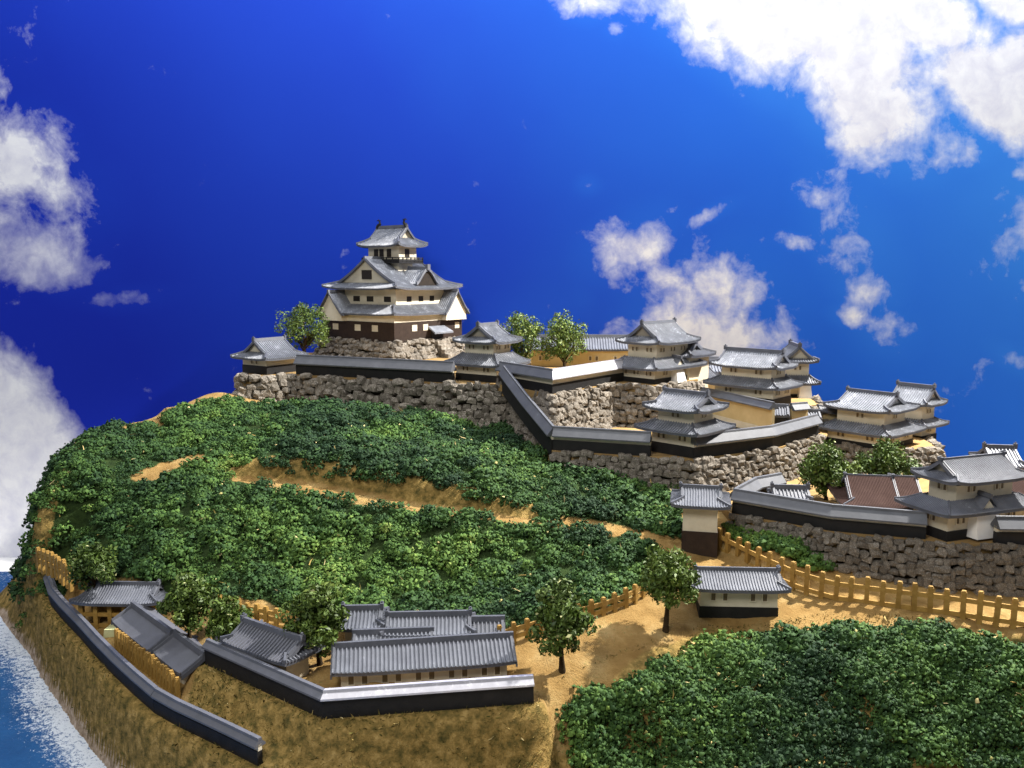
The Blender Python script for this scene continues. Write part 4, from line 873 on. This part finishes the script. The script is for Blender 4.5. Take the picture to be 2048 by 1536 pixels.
house('brown roofed wing behind the large turret', (2080, 1040, Z5), -6, 1990, 2100, (1040, 1000, 945), 'x', 'brown_tile', .3, .12, base=None, name='hall', rib=.02, B=0.9, cat='hall')
house('low brown roofed annex of the hall beside the large turret', (1846, 1040, Z5), -10, 1790, 1860, (1040, 1010, 985), 'x', 'brown_tile', .3, .10, base=None, name='annex', rib=.02, B=0.8, cat='hall')
house('small grey roofed turret peeping over the brown wing', (2040, 950, Z5 + .2), -8, 1985, 2056, (960, 934, 912), 'x', 'tile', .3, .10, base=None, wall='ochre', name='turret', rib=.05, B=0.6, cat='turret')
house('small slate roofed shelter inside the court wall below the round trees', (1616, 1020, Z5), -6, 1552, 1625, (1020, 1002, 986), 'x', 'tile_plain', .3, .05, base=None, name='shelter', rib=.05, B=0.35, cat='shed')
house('black gate building set in the ochre wall', (1573, 868, 5.28), -14, 1543, 1584, (838, 832, 826), 'x', 'tile_plain', 0.0, .03, base='black', wall='black', name='gate_building', rib=.05, B=0.4, finial=False, cat='gatehouse')
house('small roofed gate between the ochre wall and the stepped wall', (1632, 866, 5.2), -6, 1606, 1638, (840, 838, 824), 'x', 'tile', 0.0, .07, base='black', wall='plaster', name='gate', rib=.05, B=0.2, finial=False, cat='gate')

# gatehouse on posts
def post_gate():
    F, c, A, B = footprint(316, 1250, 3.42, -2, 174, 330)
    t = thing('post_gatehouse', 'grey roofed gatehouse on an ochre post frame by the sea wall', 'gatehouse', (c.x, c.y - .0, 3.42), R(-2))
    B = 0.42; h = z_of(1203, F.y - .10) - 3.42
    for i in range(6):
        for yy in (-B / 2, B / 2):
            x = -A / 2 + A * i / 5; part('post', MB().box(x - .028, x + .028, yy - .028, yy + .028, -.15, h + .02), 'fence', t)
    for yy in (-B / 2, B / 2):
        for zz in (.03, h * .5, h - .03): part('rail', MB().box(-A / 2, A / 2, yy - .02, yy + .02, zz - .022, zz + .022), 'fence', t)
    part('back_panel', MB().box(-A / 2 + .02, A / 2 - .02, -.01, .01, -.05, h), 'fence', t)
    roof_parts(t, A, B, .10, h, z_of(1168, c.y) - 3.42 - h, .16, None, 'x', 'tile', .036, .03, soffit='fence', gable='ridge')
post_gate()
pg = at_z(238, 1268, 3.40)
pm = MB(); pm.box(-.14, .14, -.10, .10, -.1, .10, .02)
po = link('plinth_block', pm.mesh('plinth_block', M['pale_green'])); po.location = pg; tag(po, 'low pale green block in front of the post gatehouse', 'block')

# white trims glimpsed beside the hip-and-gable house
for (px, py, zz, th, A, label) in ((462, 1302, 3.72, -30, .34, 'white screen wall behind the end of the bent compound wall'), (570, 1290, 3.74, -10, .26, 'short white screen wall between the hip-and-gable house and the dark tree')):
    p = at_z(px, py, zz); mb = MB(); mb.box(-A / 2, A / 2, -.03, .03, -.15, .10)
    t = thing('screen_wall', label, 'wall', p, R(th)); part('wall', mb, 'plaster', t)
    cp = MB(); cp.beam([(-A / 2 - .02, 0, .10), (A / 2 + .02, 0, .10)], .16, .07); part('cap', cp, 'silver', t)

# ------------------------------------------------------------------ capped walls
def capped_wall(label, pts, hb, hp, hc, wd=0.07, over=0.07, cap='cap', caps=None, face='black', plaster='plaster', name='capped_wall', deep=0.12, group='black boarded walls', curved=False):
    P = [Vector(p) for p in pts]; o = P[0].copy(); t = thing(name, label, 'wall', o, 0, group)
    def sweep(sec, i0, i1):
        mb = MB(); vs = []; m = len(sec)
        for i in range(i0, i1 + 1):
            ns = []
            for a, b in ((i - 1, i), (i, i + 1)):
                if 0 <= a and b < len(P):
                    tv = Vector((P[b].x - P[a].x, P[b].y - P[a].y)).normalized(); ns.append(Vector((tv.y, -tv.x)))
            n = ns[0] if len(ns) == 1 else (ns[0] + ns[1]).normalized(); k = 1 / max(.4, n.dot(ns[0]))
            for q, z in sec: vs.append((P[i].x - o.x + n.x * q * k, P[i].y - o.y + n.y * q * k, P[i].z - o.z + z))
        fs = [(i * m + j, i * m + (j + 1) % m, (i + 1) * m + (j + 1) % m, (i + 1) * m + j) for i in range(i1 - i0) for j in range(m)]
        fs += [tuple(range(m)), tuple(range((i1 - i0 + 1) * m - 1, (i1 - i0) * m - 1, -1))]
        return mb.add(vs, fs)
    w2 = wd / 2
    runs = [(0, len(P) - 1)] if curved else [(i, i + 1) for i in range(len(P) - 1)]
    for j, (a, b) in enumerate(runs):
        part('boarding', sweep([(w2 + .012, -deep), (w2 + .012, hb), (-w2, hb), (-w2, -deep)], a, b), face, t)
        if hp: part('plaster', sweep([(w2, hb - .005), (w2, hb + hp + .02), (-w2 + .006, hb + hp + .02), (-w2 + .006, hb - .005)], a, b), plaster, t)
        zc = hb + hp; cm = caps[j] if caps else cap
        c = part('cap', sweep([(w2 + over, zc - .008), (w2 + over, zc + .012), (.018, zc + hc), (-.018, zc + hc), (-w2 - over, zc + .012), (-w2 - over, zc - .008)], a, b), cm, t)
        part('ridge', sweep([(.026, zc + hc - .006), (.02, zc + hc + .022), (-.02, zc + hc + .022), (-.026, zc + hc - .006)], a, b), cm, c)
    return t
SW = [at_z(*a) for a in W1_PATH]
def INS(E, a, b):
    q = offset_path(E, -0.075); return [Vector((p.x, p.y, e.z)) for p, e in zip(q, E)][a:b]
capped_wall('long curved dark wall along the cliff above the sea', SW[:8], .20, .0, .06, .05, .04, cap='tile_plain', curved=True, name='sea_wall')
capped_wall('lower stretch of the cliff wall with pale plaster band, ending above the beach', SW[7:], .15, .045, .06, .05, .04, cap='tile_plain', curved=True, name='sea_wall')
W2P = [at_z(*W2_PATH[0]), at_z(*W2_PATH[4]), at_z(*W2_PATH[8])]
capped_wall('bent compound wall, one arm dark and the other capped in silver', W2P, .185, .03, .055, .06, .048, caps=['tile_plain', 'silver'])
capped_wall('dark capped wall along the keep terrace edge', INS(E1, 2, 4), .19, .03, .16, .07, .09)
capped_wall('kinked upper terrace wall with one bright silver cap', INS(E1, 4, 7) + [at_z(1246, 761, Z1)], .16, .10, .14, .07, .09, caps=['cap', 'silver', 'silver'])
capped_wall('steep wall descending from the turret toward the stepped wall', [Vector((E1[4].x + .12, E1[4].y - .16, Z1 - .02)), Vector((E1[4].x * .5 + E2[0].x * .5 + .06, (E1[4].y - .16) * .5 + E2[0].y * .5, (Z1 + Z2) / 2 - .02)), Vector((E2[0].x + .02, E2[0].y + .05, Z2))], .17, .06, .13, .07, .08)
capped_wall('wall before the bright stones, running from the descending wall to the turret', INS(E2, 0, 2), .17, .06, .13, .07, .08)
capped_wall('stepped wall beyond the turret above the pale stones', INS(E2, 2, 5), .17, .05, .13, .07, .08)
capped_wall('ochre wall on the slope below the long turret', [at_z(1405, 822, Z2B), at_z(1546, 858, Z2B)], .0, .34, .10, .06, .07, plaster='ochre', face='plaster', name='ochre_wall', group='ochre walls')
capped_wall('short ochre wall by the small roofed gate', [at_z(1580, 858, Z2B - .1), at_z(1612, 855, Z2B - .1)], .0, .34, .10, .06, .07, plaster='ochre', face='plaster', name='ochre_wall', group='ochre walls')
capped_wall('ochre wall leading to the staggered pair of turrets', [at_z(1634, 850, 5.3), at_z(1700, 862, 5.15)], .0, .26, .10, .06, .07, plaster='ochre', face='plaster', name='ochre_wall', group='ochre walls')
capped_wall('court wall with black boards in front of the brown roofed hall', INS(E5, 0, 3), .15, .05, .12, .07, .08)
capped_wall('stub of court wall beyond the large turret', [at_z(1988, 1086, Z5), at_z(2075, 1087, Z5)], .15, .05, .12, .07, .08)
capped_wall('rear return of the court wall climbing behind the white gatehouse turret', PZ(Z5, (1470, 1024), (1510, 1000), (1560, 990)), .15, .05, .12, .07, .08)

# ------------------------------------------------------------------ fences
def fence(label, pts, zs, hpost, spacing, pw=0.05, rails=(0.35, 0.7), wave=0.0, group='ochre timber fences', name='fence'):
    P = [Vector((p[0], p[1], 0)) for p in pts]; cum = [0]
    for i in range(len(P) - 1): cum.append(cum[-1] + (P[i + 1] - P[i]).length)
    def atd(s):
        for i in range(len(P) - 1):
            if s <= cum[i + 1] + 1e-6:
                f = (s - cum[i]) / (cum[i + 1] - cum[i]); q = P[i].lerp(P[i + 1], f); return Vector((q.x, q.y, zs[i] * (1 - f) + zs[i + 1] * f)), (P[i + 1] - P[i])
    o, _ = atd(0); t = thing(name, label, 'fence', o, 0, group)
    me = MB(); h = pw / 2; me.box(-h, h, -h, h, -.12, hpost - .015); me.box(-h * .8, h * .8, -h * .8, h * .8, hpost - .015, hpost); me = me.mesh('post', M['fence'])
    n = int(cum[-1] / spacing); tops = []
    for k in range(n + 1):
        p, d = atd(cum[-1] * k / n); q = link('post', me, t); q.location = p - o; q.rotation_euler = (rnd.uniform(-.04, .04), rnd.uniform(-.04, .04), math.atan2(d.y, d.x) + rnd.uniform(-.1, .1)); q.scale = (1, 1, rnd.uniform(.95, 1.05)); tops.append(p - o)
    for rz in rails: part('rail', MB().beam([(p.x, p.y, p.z + hpost * rz) for p in tops], pw * .7, pw * .95, -pw * .45), 'fence', t)
    return t
def fpts(pp): return [at_z(*p) for p in pp]
f1 = fpts([(1437, 1104, 4.27), (1505, 1140, 4.20), (1592, 1180, 4.12), (1665, 1202, 4.06), (1775, 1217, 4.08), (1900, 1233, 4.08), (2060, 1258, 4.04)])
fence('long ochre timber fence in front of the broad grey stone wall', [(p.x, p.y) for p in f1], [p.z - .01 for p in f1], .35, .165, .055, (.16, .66))
f3 = fpts([(234, 1302, 3.41), (300, 1352, 3.40), (356, 1403, 3.39)])
fence('ochre palisade of close posts behind the curved sea wall', [(p.x, p.y) for p in f3], [p.z - .02 for p in f3], .30, .085, .046, (.25, .66))
f2 = fpts([(78, 1128, 3.86), (110, 1140, 3.86), (142, 1165, 3.82)])
fence('short ochre fence at the end of the curved sea wall', [(p.x, p.y) for p in f2], [p.z for p in f2], .25, .12, .05, (.2, .5, .75))
f4 = fpts([(440, 1232, 3.88), (495, 1246, 3.85), (566, 1262, 3.82), (640, 1268, 3.82)])
fence('ochre fence at the foot of the bushes behind the olive trees', [(p.x, p.y) for p in f4], [p.z for p in f4], .27, .13, .05, (.15, .45, .72))
f5 = fpts([(1000, 1285, 3.84), (1060, 1268, 3.9), (1130, 1245, 3.96), (1200, 1228, 4.0), (1262, 1205, 4.06), (1300, 1180, 4.1)])
fence('ochre fence along the foot of the bushes by the sandy lane', [(p.x, p.y) for p in f5], [p.z - .02 for p in f5], .22, .16, .05, (.2, .6))

# ------------------------------------------------------------------ trees
def tree(label, px, py, z, hpx, wpx, trunk=0.3, seed=1, tone=0.0, group='model trees', leaf=0.031, nleaf=2600):
    r = np.random.RandomState(seed); rr = random.Random(seed)
    b = at_z(px, py, z); sc = b.y / F_PX * 1.02; H = hpx * sc; Rw = wpx * sc / 2
    t = thing('tree', label, 'tree', b, 0, group)
    mb = MB(); th = H * trunk; lean = rr.uniform(-.04, .04)
    mb.tube([(0, 0, -.08), (0, 0, .02), (lean * .5, 0, th * .6), (lean, .01, th), (lean, 0, H * .7)], [.05 * H, .036 * H, .026 * H, .024 * H, .008 * H], 8)
    for k in range(7):
        a = rr.uniform(0, 6.28); z0 = th * rr.uniform(.7, 1.3); l = Rw * rr.uniform(.5, .85)
        mb.tube([(lean, 0, z0), (lean + math.cos(a) * l * .45, math.sin(a) * l * .45, z0 + (H - th) * .22), (lean + math.cos(a) * l, math.sin(a) * l, z0 + (H - th) * rr.uniform(.3, .55))], [.016 * H, .011 * H, .004 * H], 5)
    part('trunk', mb, 'bark', t, True)
    cz = (th * .75 + H) / 2; ch = (H - th * .75) / 2
    nc = 60; nleaf = int(nleaf * 1.7); d = r.normal(size=(nc, 3)); d /= np.linalg.norm(d, axis=1)[:, None]; rad = r.uniform(.30, .93, nc)
    cen = d * rad[:, None]; cen[:, 0] *= Rw; cen[:, 1] *= Rw; cen[:, 2] *= ch
    nar = 1 - .22 * np.clip(cen[:, 2] / ch, -.4, 1); cen[:, :2] *= nar[:, None]
    cen += np.array([lean, 0, cz])
    csz = r.uniform(.16, .30, nc) * Rw * 1.05
    ci = r.randint(0, nc, nleaf); q = r.normal(size=(nleaf, 3)); q /= np.linalg.norm(q, axis=1)[:, None]
    pos = cen[ci] + q * (csz[ci] * r.uniform(.55, 1.05, nleaf))[:, None]
    n1 = q + r.normal(size=(nleaf, 3)) * .7; n1 /= np.linalg.norm(n1, axis=1)[:, None]
    ax = np.cross(n1, r.normal(size=(nleaf, 3))); ax /= np.linalg.norm(ax, axis=1)[:, None]; bx_ = np.cross(n1, ax)
    s = leaf * r.uniform(.6, 1.3, nleaf)[:, None]
    v = np.stack([pos - ax * s, pos + bx_ * s * .45 + n1 * s * .2, pos + ax * s, pos - bx_ * s * .45 + n1 * s * .2], 1)
    tn = np.clip(.40 + tone + .20 * r.normal(size=nleaf) * .6 + .12 * (r.rand(nc)[ci] - .5) * 2, 0, .9); tn[r.rand(nleaf) < .012] = 1.0
    me = big_mesh('crown', v.reshape(-1, 3), np.arange(nleaf * 4).reshape(-1, 4), M['leaf'], {'tone': np.repeat(tn, 4)})
    link('crown', me, t); return t
tree('dark leafy tree beside the castle keep', 612, 722, Z1, 116, 110, .2, 1, -.05, nleaf=3000)
tree('round tree behind the kinked terrace wall, next to the two storey turret', 1040, 748, Z1, 124, 100, .2, 2, .12)
tree('round tree behind the kinked terrace wall, next to the long storehouse', 1130, 748, Z1, 122, 104, .2, 3, .12)
tree('round tree in front of the small roofed gate above the court', 1652, 1000, Z5, 116, 124, .15, 4, -.02, nleaf=3200)
tree('round tree touching the brown roofed hall in the court', 1768, 1000, Z5, 125, 132, .15, 5, -.02, nleaf=3200)
tree('tree with bare trunk standing next to the white walled gatehouse', 1331, 1262, 3.9, 180, 138, .38, 6, .0, nleaf=3200)
tree('tree with bare trunk at the end of the silver capped wall', 1124, 1338, 3.78, 188, 138, .26, 7, -.08, nleaf=3200)
tree('broad dark olive tree behind the grey hip-and-gable house', 640, 1330, 3.74, 185, 140, .2, 8, -.06, nleaf=3400)
tree('tree with forked trunk behind the slate sheds', 380, 1290, 3.62, 150, 120, .35, 9, -.02, nleaf=2800)
tree('low bushy tree between the forked tree and the hip-and-gable house', 455, 1300, 3.7, 110, 100, .18, 10, -.02)
tree('dark tree behind the post gatehouse by the short fence', 190, 1190, 3.8, 108, 106, .2, 11, -.16)

# ------------------------------------------------------------------ bushes: foam granules in clumps, nobody could count them
def clumps(name, polys, holes, n, size, seed, gran=44, gsize=0.24, tone0=0.0, smin=0.7, smax=1.35):
    r = np.random.RandomState(seed)
    pts = []
    for poly in polys:
        P = np.array(poly); x0, y0 = P.min(0); x1, y1 = P.max(0)
        x = r.uniform(x0, x1, n * 3); y = r.uniform(y0, y1, n * 3)
        k = in_poly(x, y, poly)
        for h in holes: k &= ~in_poly(x, y, h)
        for h, _ in TERR: k &= ~in_poly(x, y, h)
        pts.append(np.c_[x[k], y[k]])
    X = np.concatenate(pts)[:n * 3]; r.shuffle(X); X = X[:n]
    n = len(X); z = height(X[:, 0], X[:, 1])
    sz = size * np.where(r.rand(n) < .3, r.uniform(1.1, 1.55, n), r.uniform(.6, 1.0, n)) * (1 + .6 * fbm(X[:, 0] * 1.5, X[:, 1] * 1.5, seed)); z = z + .24 * fbm(X[:, 0] * 3.2, X[:, 1] * 3.2, seed + 7, 2)
    tone = .36 + tone0 + 1.25 * fbm(X[:, 0] * .9, X[:, 1] * .9, seed + 40, 3) + .09 * r.normal(size=n)
    # three clump shapes of jittered granules
    protos = []
    for k in range(5):
        d = r.normal(size=(gran, 3)); d[:, 2] = np.abs(d[:, 2]) * 1.0 + .05; d /= np.linalg.norm(d, axis=1)[:, None]
        lump = 1 + .28 * np.sin(d[:, 0] * 5 + k) * np.cos(d[:, 1] * 4 + 2 * k)
        c = d * (lump * r.uniform(.75, 1.05, gran))[:, None]; c[:, 2] *= .85
        dn = d + r.normal(size=(gran, 3)) * .45; dn /= np.linalg.norm(dn, axis=1)[:, None]
        e1 = np.cross(dn, r.normal(size=(gran, 3))); e1 /= np.linalg.norm(e1, axis=1)[:, None]; e2 = np.cross(dn, e1)
        o = np.stack([e1, e2, -e1, -e2, dn * .9], 1)
        v = c[:, None, :] + (o + r.normal(size=(gran, 5, 3)) * .28) * (gsize * r.uniform(.6, 1.35, gran))[:, None, None]
        protos.append((v, c[:, 2]))
    oct_ = np.array([[0, 1, 4], [1, 2, 4], [2, 3, 4], [3, 0, 4]])
    ang = r.uniform(0, 6.283, n); which = r.randint(0, 5, n)
    VV = np.empty((n, gran, 5, 3), np.float32); TT = np.empty((n, gran), np.float32)
    for k in range(5):
        m = which == k; v, cz = protos[k]; c, s = np.cos(ang[m])[:, None, None], np.sin(ang[m])[:, None, None]
        VV[m, :, :, 0] = (v[None, :, :, 0] * c - v[None, :, :, 1] * s) * sz[m][:, None, None]
        VV[m, :, :, 1] = (v[None, :, :, 0] * s + v[None, :, :, 1] * c) * sz[m][:, None, None]
        VV[m, :, :, 2] = v[None, :, :, 2] * sz[m][:, None, None]
        TT[m] = tone[m][:, None]
    VV[..., 0] += X[:, 0][:, None, None]; VV[..., 1] += X[:, 1][:, None, None]; VV[..., 2] += (z - .015)[:, None, None]
    TT = np.clip(TT + .10 * r.normal(size=TT.shape), 0, .87)
    rare = r.rand(*TT.shape) < .0025; TT[rare] = r.uniform(.9, 1.0, rare.sum())
    T = (np.arange(n * gran)[:, None, None] * 5 + oct_[None]).reshape(-1, 3)
    o = link(name, big_mesh(name, VV.reshape(-1, 3), T, M['foliage'], {'tone': np.repeat(TT.ravel(), 5)})); return o
b1 = clumps('bushes', [VEG[0]], PATHS, 4300, .118, 5, gran=112, gsize=.145, tone0=-.06)
tag(b1, 'dense dark green bushes covering the castle hill slope', 'bushes', kind='stuff')
b2 = clumps('bushes', [VEG[1]], [], 1900, .108, 15, gran=120, gsize=.14, tone0=-.07)
tag(b2, 'bank of green bushes below the sandy lane and the gatehouse', 'bushes', kind='stuff')
b3 = clumps('bushes', [VEG[2]], [], 160, .085, 25, gran=84, gsize=.2, tone0=-.08)
tag(b3, 'strip of bushes between the court wall and the long fence', 'bushes', kind='stuff')

# straws and dry grass
def blades(name, polys, n, ln, seed, tone0=.5, holes=(), up=0.8, wd=.006, lift=0.0):
    r = np.random.RandomState(seed); pts = []
    for poly in polys:
        P = np.array(poly); x0, y0 = P.min(0); x1, y1 = P.max(0)
        x = r.uniform(x0, x1, n * 4); y = r.uniform(y0, y1, n * 4); k = in_poly(x, y, poly)
        for h in holes: k &= ~in_poly(x, y, h)
        k &= r.rand(len(x)) < np.clip(.5 + 2.2 * fbm(x * 1.6, y * 1.6, seed), .05, 1)
        pts.append(np.c_[x[k], y[k]][:n])
    X = np.concatenate(pts); n = len(X); z = height(X[:, 0], X[:, 1]) + lift * r.uniform(.6, 1.0, n)
    d = r.normal(size=(n, 3)); d[:, 2] = np.abs(d[:, 2]) * up; d /= np.linalg.norm(d, axis=1)[:, None]
    L = (ln * r.uniform(.4, 1.5, n))[:, None]; s = np.cross(d, r.normal(size=(n, 3))); s /= np.linalg.norm(s, axis=1)[:, None]
    p = np.c_[X, z - .005]; w_ = wd * r.uniform(.6, 1.4, n)[:, None]
    mid = p + d * L * .55 + r.normal(size=(n, 3)) * L * .1
    v = np.stack([p - s * w_, p + s * w_, mid + s * w_ * .8, p + d * L, mid - s * w_ * .8], 1)
    T = np.arange(n * 5).reshape(-1, 5)
    tn = np.clip(tone0 + .28 * r.normal(size=n), 0, 1)
    return link(name, big_mesh(name, v.reshape(-1, 3), T, M['grass'], {'tone': np.repeat(tn, 5)}))
g1 = blades('dry_grass', bank_poly, 9000, .055, 3, .38, up=1.0, wd=.0045); tag(g1, 'dry grass fibres on the earth bank below the compound wall', 'grass', kind='stuff')
cl = [(p.x, p.y) for p in SW] + [(q.x, q.y) for q in reversed(coast_w)]
g2 = blades('dry_grass', [cl], 9000, .05, 4, .16, up=.7, wd=.0045); tag(g2, 'dark scrub fibres on the cliff above the sea', 'grass', kind='stuff')
g3 = blades('straw', [VEG[0]], 420, .10, 6, .8, up=.6, wd=.006, lift=.10, holes=PATHS); tag(g3, 'pale straw bits caught in the hillside bushes', 'straw', kind='stuff')
g4 = blades('straw', [VEG[1]], 260, .09, 8, .78, up=.6, wd=.007, lift=.10); tag(g4, 'pale straw bits caught in the bank of bushes', 'straw', kind='stuff')
lane = world_poly([(1050, 1400), (1140, 1340), (1280, 1300), (1420, 1262), (1640, 1255), (1900, 1258), (1900, 1240), (1640, 1225), (1560, 1245), (1390, 1250), (1280, 1290), (1130, 1345)])
g5 = blades('dry_grass', [lane], 5000, .032, 9, .42, up=.8, wd=.0045); tag(g5, 'short turf flecks along the sandy lane', 'grass', kind='stuff')
print('objects', len(bpy.data.objects), 'ctrl', NCT)
